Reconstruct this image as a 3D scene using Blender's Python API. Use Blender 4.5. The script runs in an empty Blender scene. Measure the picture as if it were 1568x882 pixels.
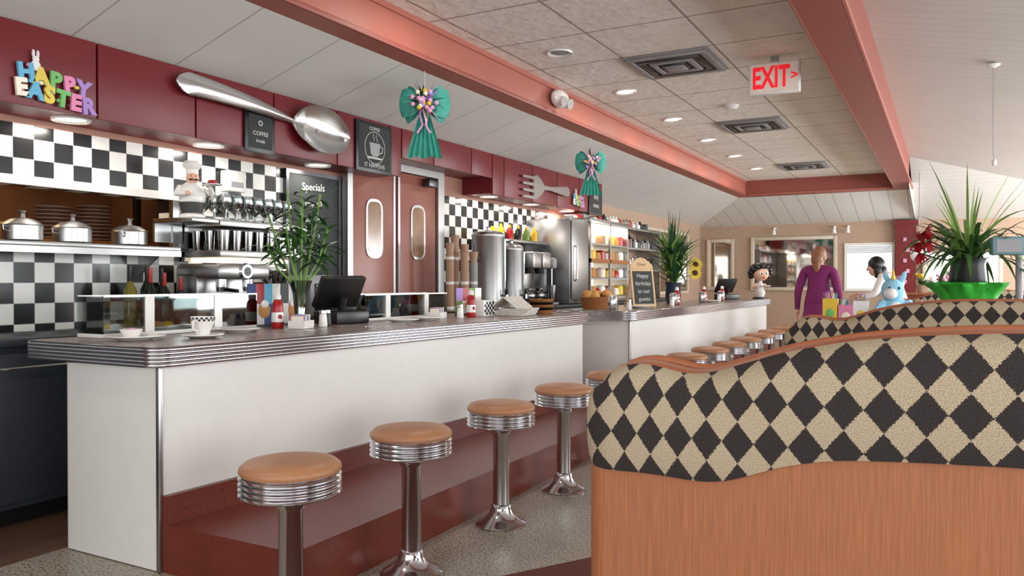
import bpy,bmesh,math,random
from mathutils import Vector,Matrix
R=random.Random(7)
pi=math.pi
# ------------------------------------------------------------------ materials
def lin(c):
    return tuple(((v/255)/12.92 if v/255<=.04045 else ((v/255+.055)/1.055)**2.4) for v in c)
def nodes(name):
    m=bpy.data.materials.new(name); m.use_nodes=True; nt=m.node_tree
    p=nt.nodes['Principled BSDF']; return m,nt,p
def N(nt,t,**k):
    n=nt.nodes.new(t)
    for a,b in k.items(): setattr(n,a,b)
    return n
def math_(nt,op,a,b=None):
    n=N(nt,'ShaderNodeMath',operation=op)
    for i,x in enumerate((a,b)):
        if x is None: continue
        if isinstance(x,(int,float)): n.inputs[i].default_value=x
        else: nt.links.new(x,n.inputs[i])
    return n.outputs[0]
def mixc(nt,f,a,b):
    n=N(nt,'ShaderNodeMix',data_type='RGBA')
    for i,x in ((0,f),(6,a),(7,b)):
        if isinstance(x,(int,float)): n.inputs[i].default_value=x
        elif isinstance(x,tuple): n.inputs[i].default_value=(*x[:3],1)
        else: nt.links.new(x,n.inputs[i])
    return n.outputs[2]
def noise_(nt,vec,scale,detail=3):
    n=N(nt,'ShaderNodeTexNoise'); n.inputs['Scale'].default_value=scale; n.inputs['Detail'].default_value=detail
    nt.links.new(vec,n.inputs['Vector']); return n.outputs['Fac']
def pos(nt): return N(nt,'ShaderNodeNewGeometry').outputs['Position']
def objc(nt): return N(nt,'ShaderNodeTexCoord').outputs['Object']
def bump_(nt,p,h,st=.3,dist=.01):
    b=N(nt,'ShaderNodeBump'); b.inputs['Strength'].default_value=st; b.inputs['Distance'].default_value=dist
    nt.links.new(h,b.inputs['Height']); nt.links.new(b.outputs[0],p.inputs['Normal'])
def mk(name,rgb,rough=.5,metal=0.,var=.08,vs=8.,bump=0.,bs=60.,emit=0.,coat=0.,speck=None,stretch=None):
    m,nt,p=nodes(name); c=lin(rgb); v=objc(nt)
    if stretch:
        mp=N(nt,'ShaderNodeMapping'); mp.inputs['Scale'].default_value=stretch; nt.links.new(v,mp.inputs['Vector']); v=mp.outputs[0]
    f=noise_(nt,v,vs)
    col=mixc(nt,f,tuple(x*(1-var*2) for x in c),tuple(min(1,x*(1+var*2)) for x in c))
    if speck:
        f2=noise_(nt,v,speck[1],2); g=math_(nt,'GREATER_THAN',f2,speck[2])
        col=mixc(nt,g,col,lin(speck[0]))
    nt.links.new(col,p.inputs['Base Color'])
    p.inputs['Roughness'].default_value=rough; p.inputs['Metallic'].default_value=metal
    if coat: p.inputs['Coat Weight'].default_value=coat
    if emit:
        p.inputs['Emission Color'].default_value=(*c,1); p.inputs['Emission Strength'].default_value=emit
    if bump: bump_(nt,p,noise_(nt,v,bs,4),bump)
    return m
def glassy(name,rgb=(235,240,240),op=.12,rough=.03):
    m,nt,p=nodes(name); out=nt.nodes['Material Output']
    t=N(nt,'ShaderNodeBsdfTransparent'); t.inputs[0].default_value=(*lin(rgb),1)
    g=N(nt,'ShaderNodeBsdfGlossy'); g.inputs['Roughness'].default_value=rough
    lw=N(nt,'ShaderNodeLayerWeight'); lw.inputs[0].default_value=.35
    f=math_(nt,'MAXIMUM',lw.outputs['Fresnel'],op)
    mx=N(nt,'ShaderNodeMixShader'); nt.links.new(f,mx.inputs[0]); nt.links.new(t.outputs[0],mx.inputs[1]); nt.links.new(g.outputs[0],mx.inputs[2])
    nt.links.new(mx.outputs[0],out.inputs[0]); return m
def checker_wall(name,s,a=(232,231,226),b=(20,20,22),zoff=0.,yoff=0.):
    m,nt,p=nodes(name); sp=N(nt,'ShaderNodeSeparateXYZ'); nt.links.new(pos(nt),sp.inputs[0])
    y=math_(nt,'ADD',math_(nt,'DIVIDE',sp.outputs[1],s),yoff+50.0); z=math_(nt,'ADD',math_(nt,'DIVIDE',sp.outputs[2],s),zoff+50.)
    cb=N(nt,'ShaderNodeCombineXYZ'); cb.inputs[0].default_value=.5; nt.links.new(y,cb.inputs[1]); nt.links.new(z,cb.inputs[2])
    ch=N(nt,'ShaderNodeTexChecker'); ch.inputs['Scale'].default_value=1
    ch.inputs[1].default_value=(*lin(a),1); ch.inputs[2].default_value=(*lin(b),1); nt.links.new(cb.outputs[0],ch.inputs[0])
    fy=math_(nt,'LESS_THAN',math_(nt,'FRACT',y),.025); fz=math_(nt,'LESS_THAN',math_(nt,'FRACT',z),.025)
    g=math_(nt,'MAXIMUM',fy,fz)
    nt.links.new(mixc(nt,g,ch.outputs[0],lin((150,150,148))),p.inputs['Base Color']); p.inputs['Roughness'].default_value=.22
    return m
def planks(name,rgb,w,axis=1,dark=.55,th=.02,off=0.):
    m,nt,p=nodes(name); P=pos(nt); sp=N(nt,'ShaderNodeSeparateXYZ'); nt.links.new(P,sp.inputs[0])
    f=math_(nt,'FRACT',math_(nt,'ADD',math_(nt,'DIVIDE',sp.outputs[axis],w),100.+off))
    g=math_(nt,'LESS_THAN',f,th); c=lin(rgb)
    base=mixc(nt,noise_(nt,P,1.5),tuple(x*.93 for x in c),tuple(min(1,x*1.05) for x in c))
    nt.links.new(mixc(nt,g,base,tuple(x*dark for x in c)),p.inputs['Base Color']); p.inputs['Roughness'].default_value=.55
    bump_(nt,p,math_(nt,'SUBTRACT',1.,g),.4,.01)
    return m
def tile_ceiling(name,s,x0,y0):
    m,nt,p=nodes(name); P=pos(nt); sp=N(nt,'ShaderNodeSeparateXYZ'); nt.links.new(P,sp.inputs[0])
    fx=math_(nt,'FRACT',math_(nt,'ADD',math_(nt,'DIVIDE',math_(nt,'SUBTRACT',sp.outputs[0],x0),s),50.))
    fy=math_(nt,'FRACT',math_(nt,'ADD',math_(nt,'DIVIDE',math_(nt,'SUBTRACT',sp.outputs[1],y0),s),50.))
    g=math_(nt,'MAXIMUM',math_(nt,'LESS_THAN',fx,.022),math_(nt,'LESS_THAN',fy,.022))
    n1=noise_(nt,P,16,6); n2=noise_(nt,P,2.,3)
    v=N(nt,'ShaderNodeTexVoronoi'); v.inputs['Scale'].default_value=10; nt.links.new(P,v.inputs['Vector'])
    c=mixc(nt,n2,lin((228,221,211)),lin((246,241,233)))
    c=mixc(nt,math_(nt,'MULTIPLY',math_(nt,'LESS_THAN',n1,.41),.15),c,lin((150,140,130)))
    nt.links.new(mixc(nt,g,c,lin((158,148,140))),p.inputs['Base Color']); p.inputs['Roughness'].default_value=.8
    h=math_(nt,'ADD',n1,math_(nt,'MULTIPLY',v.outputs[0],.5)); bump_(nt,p,h,.4,.02)
    return m
def harlequin(name,Px,Pz):
    m,nt,p=nodes(name); uv=N(nt,'ShaderNodeTexCoord').outputs['UV']; sp=N(nt,'ShaderNodeSeparateXYZ'); nt.links.new(uv,sp.inputs[0])
    ns=math_(nt,'MULTIPLY',math_(nt,'SUBTRACT',noise_(nt,uv,330,2),.5),.18)
    a=math_(nt,'DIVIDE',sp.outputs[0],Px); b=math_(nt,'DIVIDE',sp.outputs[1],Pz)
    s1=math_(nt,'ADD',math_(nt,'ADD',a,b),ns); s2=math_(nt,'ADD',math_(nt,'SUBTRACT',a,b),ns)
    cb=N(nt,'ShaderNodeCombineXYZ'); nt.links.new(math_(nt,'ADD',s1,50.),cb.inputs[0]); nt.links.new(math_(nt,'ADD',s2,50.),cb.inputs[1]); cb.inputs[2].default_value=.5
    ch=N(nt,'ShaderNodeTexChecker'); ch.inputs['Scale'].default_value=1; nt.links.new(cb.outputs[0],ch.inputs[0])
    sp1=noise_(nt,uv,420,2)
    rm=N(nt,'ShaderNodeMapRange'); rm.inputs[1].default_value=.34; rm.inputs[2].default_value=.66; nt.links.new(sp1,rm.inputs[0]); q=rm.outputs[0]
    cream=mixc(nt,q,lin((150,136,110)),lin((202,188,158))); blk=mixc(nt,q,lin((30,26,26)),lin((62,56,54)))
    nt.links.new(mixc(nt,ch.outputs['Fac'],cream,blk),p.inputs['Base Color']); p.inputs['Roughness'].default_value=.95
    bump_(nt,p,sp1,.4,.004); return m

WHITE=mk('white_laminate',(228,226,222),.4,var=.02)
PORC=mk('porcelain',(236,234,230),.15,var=.02)
CHROME=mk('chrome',(205,205,208),.15,1.,var=.03)
PEWTER=mk('polished_pewter',(210,210,210),.24,1.,var=.05,vs=3)
STEEL=mk('brushed_steel',(175,175,175),.32,1.,var=.08,vs=20,stretch=(1,1,12))
DSTEEL=mk('dark_steel',(90,90,94),.35,1.)
CTOP=mk('counter_laminate',(132,116,110),.27,var=.1,vs=60,speck=((176,164,156),170,.6))
STEP=mk('red_terrazzo',(112,48,36),.32,var=.12,vs=6,speck=((62,28,24),150,.62))
TERR=mk('terrazzo_floor',(166,158,142),.35,var=.12,vs=3,speck=((92,82,70),95,.56))
WOODF=mk('wood_floor',(92,66,50),.5,var=.2,vs=6,stretch=(8,1,1))
CARP=mk('carpet_brown',(96,50,38),.9,var=.2,vs=80)
TAN=mk('tan_wall_paint',(180,152,130),.7,var=.04)
ROSE=mk('rose_wall_paint',(166,120,104),.6,var=.04)
MAROON=mk('maroon_panel',(112,23,29),.42,var=.05,vs=3)
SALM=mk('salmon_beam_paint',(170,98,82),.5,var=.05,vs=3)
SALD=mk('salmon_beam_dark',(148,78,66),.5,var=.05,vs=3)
DOORM=mk('door_laminate',(150,92,78),.35,var=.05,vs=4)
VINYL=mk('tan_vinyl',(174,124,88),.42,var=.06,vs=12,bump=.05,bs=200)
OVINYL=mk('orange_vinyl',(174,106,70),.45,var=.06)
LAMO=mk('orange_woodgrain',(164,103,65),.6,var=.22,vs=10,stretch=(26,26,.8),bump=.12,bs=10)
BLACK=mk('black_plastic',(20,20,22),.35)
DGREY=mk('dark_cabinet',(44,48,56),.4)
GREY=mk('grey_plastic',(150,150,152),.45)
RED=mk('red_plastic',(166,22,24),.3)
YEL=mk('yellow_plastic',(226,190,44),.4)
GRN=mk('leaf_green',(66,112,50),.5,var=.25,vs=20)
GRN2=mk('leaf_dark_green',(40,80,42),.5,var=.25,vs=20)
GRNL=mk('leaf_light_green',(120,156,74),.5,var=.2,vs=20)
FOIL=mk('green_foil',(64,190,66),.35,.2,var=.2,vs=20)
TEAL=mk('teal_ribbon',(62,158,142),.6,var=.15,vs=30)
PINK=mk('pink_ribbon',(222,160,196),.6)
LILAC=mk('lilac',(180,150,215),.6)
CHALK=mk('chalkboard',(38,42,44),.7,var=.15,vs=6)
CHALKW=mk('chalk',(205,205,200),.8)
KRAFT=mk('kraft_cup',(168,134,112),.7)
WICK=mk('wicker',(160,104,58),.7,var=.25,vs=90,bump=.5,bs=80)
BREAD=mk('bread',(196,140,76),.7,var=.2,vs=30)
WINE=mk('bottle_dark',(24,34,22),.12)
OIL=mk('oil_bottle',(120,110,40),.12)
PAPER=mk('newsprint',(205,200,190),.8,var=.25,vs=50)
MIRROR=mk('mirror_glass',(205,198,188),.04,1.,var=.01)
FRAME=mk('mirror_frame',(205,192,174),.4)
EMW=mk('lamp_glow',(255,240,215),.5,emit=9.)
EMC=mk('case_glow',(255,236,210),.5,emit=1.6)
GLASS=glassy('clear_glass'); GLASS2=glassy('tumbler_glass',(215,222,222),.25,.05); SMOKE=glassy('smoked_tumbler',(120,122,125),.3,.08)
WATER=glassy('vase_glass',(200,225,205),.2)
CHK=checker_wall('checker_tile',.115,zoff=-.32)
CEIL=planks('ceiling_white_panel',(218,215,210),.66,1,.6,.018)
CEILR=planks('ceiling_plank_right',(212,208,204),.16,1,.76,.06)
CEILF=planks('ceiling_plank_far',(224,222,217),.3,0,.6,.05)
TILE=tile_ceiling('ceiling_tile',.753,-3.107,4.3-.3765)
HARL=harlequin('harlequin_fabric',.074,.09)
SKIN=mk('skin',(224,176,150),.5,var=.04); HAIRB=mk('hair_auburn',(132,86,58),.5,var=.3,vs=40); HAIRK=mk('hair_black',(18,16,18),.35,var=.2,vs=40)
PURP=mk('purple_knit',(118,32,92),.85,var=.12,vs=50,bump=.3,bs=150); TROU=mk('dark_trousers',(30,28,34),.8); WSH=mk('white_blouse',(225,222,220),.8)
BLUEP=mk('plush_blue',(150,205,232),.95,bump=.5,bs=120); WHITEP=mk('plush_white',(240,238,238),.95,bump=.5,bs=120)

# ------------------------------------------------------------------ mesh builder
class M:
    def __init__(s,name):
        s.n=name; s.bm=bmesh.new(); s.ms=[]; s.uv=s.bm.loops.layers.uv.new('UVMap'); s.X=Matrix.Identity(4)
    def mi(s,m):
        if m not in s.ms: s.ms.append(m)
        return s.ms.index(m)
    def v(s,c): return s.bm.verts.new(s.X@Vector(c))
    def f(s,vs,m):
        try: fc=s.bm.faces.new(vs)
        except ValueError: return None
        fc.material_index=s.mi(m); fc.smooth=True; return fc
    def box(s,x0,x1,y0,y1,z0,z1,m,b=0.):
        vs=[s.v((x,y,z)) for x in(x0,x1) for y in(y0,y1) for z in(z0,z1)]
        fs=[s.f([vs[i] for i in q],m) for q in((0,1,3,2),(4,6,7,5),(0,4,5,1),(2,3,7,6),(0,2,6,4),(1,5,7,3))]
        if b>0:
            es=list({e for f in fs for e in f.edges}); bmesh.ops.bevel(s.bm,geom=es,offset=b,segments=2,profile=.5,affect='EDGES',material=-1)
    def rings(s,rs,m,close=True,cap0=None,cap1=None):
        vr=[[s.v(c) for c in r] for r in rs]
        for i in range(len(vr)-1):
            mm=m[i] if isinstance(m,list) else m
            n=len(vr[i])
            for j in range(n if close else n-1):
                s.f([vr[i][j],vr[i][(j+1)%n],vr[i+1][(j+1)%n],vr[i+1][j]],mm)
        if cap0: s.f(vr[0][::-1],cap0)
        if cap1: s.f(vr[-1],cap1)
        return vr
    def lathe(s,prof,m,c=(0,0,0),seg=24,rx=1,ry=1,mod=None):
        prev=None
        for i,(r,z) in enumerate(prof):
            if r<1e-6: cur=[s.v((c[0],c[1],c[2]+z))]
            else:
                cur=[]
                for j in range(seg):
                    a=2*pi*j/seg; q=r*(mod(a,i) if mod else 1)
                    cur.append(s.v((c[0]+q*math.cos(a)*rx,c[1]+q*math.sin(a)*ry,c[2]+z)))
            if prev:
                mm=m[i-1] if isinstance(m,list) else m
                for j in range(seg):
                    k=(j+1)%seg
                    if len(prev)==1 and len(cur)==1: break
                    if len(prev)==1: s.f([prev[0],cur[j],cur[k]],mm)
                    elif len(cur)==1: s.f([prev[j],prev[k],cur[0]],mm)
                    else: s.f([prev[j],prev[k],cur[k],cur[j]],mm)
            prev=cur
    def ell(s,c,r,m,seg=14,rg=9,rot=None):
        o=s.X; s.X=o@Matrix.Translation(c)@(rot.to_4x4() if rot else Matrix.Identity(4))@Matrix.Diagonal((*r,1))
        s.lathe([(math.sin(pi*i/rg),-math.cos(pi*i/rg)) if 0<i<rg else (0,-1 if i==0 else 1) for i in range(rg+1)],m,seg=seg); s.X=o
    def tube(s,pts,r,m,seg=8):
        pts=[Vector(p) for p in pts]; n=len(pts); rs=r if isinstance(r,(list,tuple)) else [r]*n
        ref=None; out=[]
        for i,p in enumerate(pts):
            t=(pts[min(i+1,n-1)]-pts[max(i-1,0)]).normalized()
            if ref is None: ref=t.orthogonal().normalized()
            ref=(ref-t*ref.dot(t)).normalized(); b=t.cross(ref)
            out.append([p+(ref*math.cos(2*pi*j/seg)+b*math.sin(2*pi*j/seg))*rs[i] for j in range(seg)])
        s.rings(out,m,cap0=m,cap1=m)
    def prism(s,pts,fn,h0,h1,m,side=None):
        a=[s.v(fn(x,y,h0)) for x,y in pts]; b=[s.v(fn(x,y,h1)) for x,y in pts]
        s.f(a[::-1],m); s.f(b,m); n=len(pts)
        for i in range(n): s.f([a[i],a[(i+1)%n],b[(i+1)%n],b[i]],side or m)
    def leaf(s,b,d,L,W,droop,m,n=6):
        p=Vector(b); d=Vector(d).normalized(); prev=None
        sd=d.cross(Vector((0,0,1)))
        if sd.length<.05: sd=Vector((1,0,0))
        sd.normalize()
        for i in range(n+1):
            t=i/n; w=W*.5*max(.02,math.sin(pi*min(1,t*.93+.07)))
            cur=[s.v(p-sd*w),s.v(p+sd*w)]
            if prev: s.f([prev[0],prev[1],cur[1],cur[0]],m)
            prev=cur; d=(d-Vector((0,0,droop/n))).normalized(); p=p+d*L/n
    def text(s,t,size,mtx,m,ext=.002,align='CENTER',bold=0.):
        cu=bpy.data.curves.new('t','FONT'); cu.body=t; cu.size=size; cu.extrude=ext; cu.align_x=align; cu.align_y='CENTER'; cu.resolution_u=3; cu.offset=bold
        o=bpy.data.objects.new('t',cu); bpy.context.scene.collection.objects.link(o)
        dg=bpy.context.evaluated_depsgraph_get(); me=bpy.data.meshes.new_from_object(o.evaluated_get(dg))
        me.transform(s.X@mtx); k=len(s.bm.faces); s.bm.from_mesh(me); s.bm.faces.ensure_lookup_table(); idx=s.mi(m)
        for f in s.bm.faces[k:]: f.material_index=idx; f.smooth=False
        bpy.data.objects.remove(o); bpy.data.curves.remove(cu); bpy.data.meshes.remove(me)
    def mesh(s,ang=.6,norm=True):
        if norm: bmesh.ops.recalc_face_normals(s.bm,faces=s.bm.faces[:])
        me=bpy.data.meshes.new(s.n); s.bm.to_mesh(me); s.bm.free()
        for m in s.ms: me.materials.append(m)
        me.set_sharp_from_angle(angle=ang); return me
    def done(s,loc=(0,0,0),rz=0.,parent=None,ang=.6,norm=True):
        return put(s.n,s.mesh(ang,norm),loc,rz,parent)
def put(name,me,loc=(0,0,0),rz=0.,parent=None,sc=1.):
    o=bpy.data.objects.new(name,me); bpy.context.scene.collection.objects.link(o); o.location=loc; o.rotation_euler=(0,0,rz); o.scale=(sc,)*3
    if parent: o.parent=parent
    return o
def empty(name,loc=(0,0,0),rz=0.):
    o=bpy.data.objects.new(name,None); bpy.context.scene.collection.objects.link(o); o.location=loc; o.rotation_euler=(0,0,rz); o.empty_display_size=.1; return o
def frameX(y,z,x=0.,rot=0.):   # flat thing facing +X
    return Matrix.Translation((x,y,z))@Matrix(((0,0,1,0),(1,0,0,0),(0,1,0,0),(0,0,0,1)))@Matrix.Rotation(rot,4,'Z')
def frameY(x,z,y=0.,rot=0.):   # flat thing facing -Y
    return Matrix.Translation((x,y,z))@Matrix(((1,0,0,0),(0,0,-1,0),(0,1,0,0),(0,0,0,1)))@Matrix.Rotation(rot,4,'Z')
def rounded(poly,rad,seg=6):
    out=[]; n=len(poly)
    for i in range(n):
        p=Vector(poly[i]); a=(Vector(poly[i-1])-p); b=(Vector(poly[(i+1)%n])-p); r=rad[i]
        if r<=0: out.append(p); continue
        a.normalize(); b.normalize()
        for k in range(seg+1):
            t=k/seg; out.append((p+a*r)*(1-t)**2+p*2*t*(1-t)+(p+b*r)*t*t)
    return out
def offset(poly,d):
    n=len(poly); out=[]
    for i in range(n):
        e1=(poly[i]-poly[i-1]); e2=(poly[(i+1)%n]-poly[i])
        n1=Vector((e1.y,-e1.x)).normalized(); n2=Vector((e2.y,-e2.x)).normalized()
        b=(n1+n2); b=b/max(.3,b.length_squared/2) if b.length>0 else n1
        out.append(poly[i]+b*d)
    return out

# ------------------------------------------------------------------ room shell
H=1.2
m=M('floor'); m.box(-6.3,3.7,-2.6,17.1,-.1,0,TERR); m.done()
m=M('floor_service_aisle'); m.box(-4.5,-3.47,-2.5,13,0,.004,WOODF); m.done()
m=M('floor_carpet'); m.prism([(-1.95,2.2),(-1.95,-2.4),(3.5,-2.4),(3.5,5.2),(-.1,5.2)],lambda x,y,h:(x,y,h),0,.004,CARP); m.done()
m=M('wall_left')
m.box(-4.6,-4.5,-2.5,1.5,0,2.07,CHK); m.box(-4.6,-4.5,1.5,3.53,0,1.41,CHK); m.box(-4.6,-4.5,1.5,3.53,1.73,2.07,CHK)
m.box(-4.6,-4.5,3.53,5.2,0,2.07,CHK); m.box(-4.6,-4.5,5.2,6.72,0,2.07,ROSE); m.box(-4.6,-4.5,6.72,9.3,0,2.07,CHK); m.box(-4.6,-4.5,9.3,10.15,0,2.07,TAN)
m.box(-4.6,-4.5,-2.5,10.15,2.07,2.6,ROSE); m.done()
m=M('wall_left_far'); m.box(-4.75,-4.65,10.15,17,0,2.6,TAN); m.box(-4.75,-4.5,10.1,10.15,0,2.6,TAN); m.done()
m=M('wall_kitchen'); KW=mk('kitchen_wall',(112,76,52),.7,var=.3,vs=3)
m.box(-6.3,-6.2,.8,4.4,0,2.5,KW); m.box(-6.2,-4.6,.8,.9,0,2.5,KW); m.box(-6.2,-4.6,4.3,4.4,0,2.5,KW); m.box(-6.3,-4.6,.8,4.4,2.5,2.6,KW); m.done()
m=M('wall_far'); wx0,wx1,wz0,wz1=-1.77,-.87,1.0,1.94
m.box(-4.75,wx0,17,17.15,0,3.3,TAN); m.box(wx1,3.7,17,17.15,0,3.3,TAN); m.box(wx0,wx1,17,17.15,0,wz0,TAN); m.box(wx0,wx1,17,17.15,wz1,3.3,TAN); m.done()
m=M('window_1')
for a in((wx0,wx0+.05,wz0,wz1),(wx1-.05,wx1,wz0,wz1),(wx0+.05,wx1-.05,wz0,wz0+.05),(wx0+.05,wx1-.05,wz1-.05,wz1)): m.box(a[0],a[1],16.97,17.1,a[2],a[3],WHITE)
for i in range(5): m.box(wx0+.05,wx1-.05,16.98,17.,wz1-.08-i*.028,wz1-.062-i*.028,GREY)
m.done()
m=M('wall_right')
m.box(3.6,3.7,-2.6,17,0,.75,TAN); m.box(3.6,3.7,-2.6,17,2.25,3.3,TAN)
for i in range(8): y=-2.6+i*2.8; m.box(3.6,3.7,y-.0,min(17,y+.25),.75,2.25,TAN)
m.done()
m=M('wall_near'); m.box(-4.6,3.6,-2.6,-2.5,0,.75,TAN); m.box(-4.6,3.6,-2.6,-2.5,2.3,3.3,TAN); m.box(-4.6,-3.4,-2.6,-2.5,.75,2.3,TAN)
for x in(-1.2,1.1): m.box(x,x+.2,-2.6,-2.5,.75,2.3,TAN)
m.done()
m=M('trim_fascia')
m.box(-4.5,-4.15,-2.5,5.58,2.107,2.5,MAROON); m.box(-4.5,-4.15,5.58,7.15,2.27,2.5,MAROON); m.box(-4.5,-4.15,7.15,10.15,2.107,2.5,MAROON)
y=-2.5
while y<10.1:
    y2=min(10.15,y+.66); a,b=y,y2
    if b<=5.6 or a>=7.1: m.box(-4.15,-4.13,a+.006,b-.006,2.095,2.515,MAROON,.004)
    else:
        if a<5.58: m.box(-4.15,-4.13,a+.006,5.58,2.095,2.515,MAROON,.004)
        m.box(-4.15,-4.13,max(a,5.59)+.006,min(b,7.15)-.006,2.26,2.515,MAROON,.004)
        if b>7.15: m.box(-4.15,-4.13,7.16,b-.006,2.095,2.515,MAROON,.004)
    y=y2
m.done()
def quadobj(name,faces,mat):
    m=M(name)
    for f in faces:
        m.f([m.v(c) for c in f],mat)
    return m.done(norm=False)
quadobj('ceiling_left_slope',[[(-3.41,-2.5,2.75),(-3.41,15.1,2.75),(-4.7,17,2.35),(-4.7,-2.5,2.35)]],CEIL)
quadobj('ceiling_far_slope',[[(-3.41,15.1,2.75),(-.52,15.1,2.75),(-.52,17,2.36),(-4.7,17,2.35)]],CEILF)
quadobj('ceiling_right_slope',[[(-.52,-2.5,3.15),(3.65,-2.5,2.3),(3.65,17,2.3),(-.52,14,3.15)],[(-.52,14,3.15),(3.65,17,2.3),(-.52,17,2.36)],[(-.52,14,2.7),(-.52,14,3.15),(-.52,17,2.36)]],CEILR)
m=M('ceiling'); m.box(-3.3,-.7,-2.5,15,3.03,3.1,TILE); m.done()
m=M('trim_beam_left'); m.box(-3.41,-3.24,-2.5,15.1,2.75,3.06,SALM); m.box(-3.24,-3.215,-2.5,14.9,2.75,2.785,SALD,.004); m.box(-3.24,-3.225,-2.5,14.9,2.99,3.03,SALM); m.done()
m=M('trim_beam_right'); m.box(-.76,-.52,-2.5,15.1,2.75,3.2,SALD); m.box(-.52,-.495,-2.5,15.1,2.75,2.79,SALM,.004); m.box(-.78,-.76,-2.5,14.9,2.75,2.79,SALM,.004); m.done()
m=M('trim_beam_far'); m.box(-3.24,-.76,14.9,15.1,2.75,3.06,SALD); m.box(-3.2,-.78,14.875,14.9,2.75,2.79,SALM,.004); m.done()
m=M('trim_pilaster'); m.box(-.85,-.5,16.85,17,0,2.35,MAROON); m.box(-.88,-.47,16.82,17,0,.15,MAROON); m.box(-.88,-.47,16.82,17,2.25,2.35,MAROON)
for i in range(5): m.box(-.72+.05*(i%2),-.66+.05*(i%2),16.83,16.85,1.15+i*.2,1.22+i*.2,PINK)
m.done()
def mirror(name,x0,x1,z0,z1,y=17.):
    m=M(name); t=.07
    m.box(x0,x1,y-.03,y,z0,z1,MIRROR)
    for a in((x0,x0+t,z0,z1),(x1-t,x1,z0,z1),(x0+t,x1-t,z0,z0+t),(x0+t,x1-t,z1-t,z1)): m.box(a[0],a[1],y-.06,y,a[2],a[3],FRAME,.01)
    m.done()
mirror('wall_mirror',-4.5,-3.92,1.0,2.08); mirror('wall_mirror',-3.58,-1.9,1.0,2.1); mirror('wall_mirror',-.4,.9,1.0,1.9)
m=M('wall_mirror')
m.box(-4.65,-4.62,13.2,15.9,1.,2.1,MIRROR)
for a in((13.13,13.2,.95,2.15),(15.9,15.97,.95,2.15),(13.2,15.9,.95,1.),(13.2,15.9,2.1,2.15)): m.box(-4.65,-4.6,a[0],a[1],a[2],a[3],FRAME)
m.done()
m=M('wall_spotlight'); m.lathe([(0,0),(.045,0),(.025,.1),(0,.1)],WHITE,(0,-.12,0),14); m.tube([(0,-.12,.09),(0,-.12,.13),(0,0,.13)],.01,WHITE,6); m.lathe([(0,-.0),(.03,0),(.03,.03),(0,.03)],WHITE,(0,-.03,.115),10)
wm=m.mesh()
for x in(-3.1,-1.95,-1.7): put('wall_spotlight',wm,(x,17.,2.14))

# ------------------------------------------------------------------ ceiling fixtures
def downlight():
    m=M('recessed_light'); m.lathe([(.075,-.001),(.1,-.012),(.105,0)],PORC,seg=28); m.lathe([(.075,-.001),(0,-.002)],EMW,seg=28); return m.mesh()
dl=downlight()
def offl():
    m=M('recessed_light_off'); m.lathe([(.075,-.001),(.1,-.012),(.105,0)],PORC,seg=28); m.lathe([(.075,-.001),(.05,-.004),(0,-.004)],GREY,seg=28); return m.mesh()
dlo=offl()
def spot(loc,e=14,size=.14,col=(1,.93,.84)):
    l=bpy.data.lights.new('downlight_lamp','AREA'); l.shape='DISK'; l.size=size; l.energy=e; l.color=col
    o=bpy.data.objects.new('downlight_lamp',l); bpy.context.scene.collection.objects.link(o); o.location=loc; return o
for i in range(7):
    y=4.3+i*1.505
    if i==1: put('recessed_light_off',dlo,(-2.73,y,3.03)); continue
    put('recessed_light',dl,(-2.73,y,3.03)); spot((-2.73,y,3.0),7)
put('recessed_light',dl,(-2.73,1.3,3.03)); spot((-2.73,1.3,3.0),7)
for y in(2.75,3.7,4.75,7.4,8.4,9.4): put('recessed_light',dl,(-4.32,y,2.107)); spot((-4.32,y,2.08),4)
def vent():
    m=M('ceiling_vent'); s=.36
    m.box(-s,s,-s,s,-.012,0,GREY,.004)
    for k in range(4):
        a=s-.03-k*.075; b=a-.045
        z=-.03-.004*k
        for q in((-a,a,-a,-b),(-a,a,b,a),(-a,-b,-b,b),(b,a,-b,b)): m.box(q[0],q[1],q[2],q[3],z,z+.018,DSTEEL if k%2 else GREY,.003)
    m.box(-.08,.08,-.08,.08,-.05,-.03,GREY,.004); return m.mesh()
vm=vent()
for y in(6.56,9.57,13.3): put('ceiling_vent',vm,(-2.0,y,3.03))
m=M('smoke_detector'); m.lathe([(.075,0),(.075,-.02),(.05,-.045),(0,-.05)],PORC,seg=24); m.done((-1.976,8.4,3.03))
m=M('exit_sign'); m.box(-.2,.2,-.02,.03,-.13,.13,WHITE,.008); m.box(-.03,.03,-.01,.02,.13,.18,GREY)
REDE=mk('exit_red',(225,24,40),.4,emit=.6)
m.box(-.185,.185,-.024,-.02,-.115,.115,mk('exit_face',(225,212,200),.5,emit=.12))
m.text('EXIT',.2,frameY(-.025,-.003,-.026)@Matrix.Diagonal((.72,1.2,1,1)),REDE,.002,bold=.006); m.text('>',.1,frameY(.16,0,-.026),REDE,.002,bold=.003); m.done((-1.235,6.73,2.85))
m=M('emergency_light'); m.ell((0,0,0),(.07,.15,.085),PORC)
m.box(-.02,.05,-.1,.1,-.06,.05,PORC,.02)
for y in(-.07,.07):
    m.X=Matrix.Translation((.06,y,-.04))@Matrix.Rotation(1.9,4,'Y'); m.lathe([(0,-.03),(.04,-.02),(.05,.02),(.045,.025),(0,.022)],[PORC,PORC,PORC,GREY],seg=16); m.X=Matrix.Identity(4)
m.done((-3.18,6.77,2.9))
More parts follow.
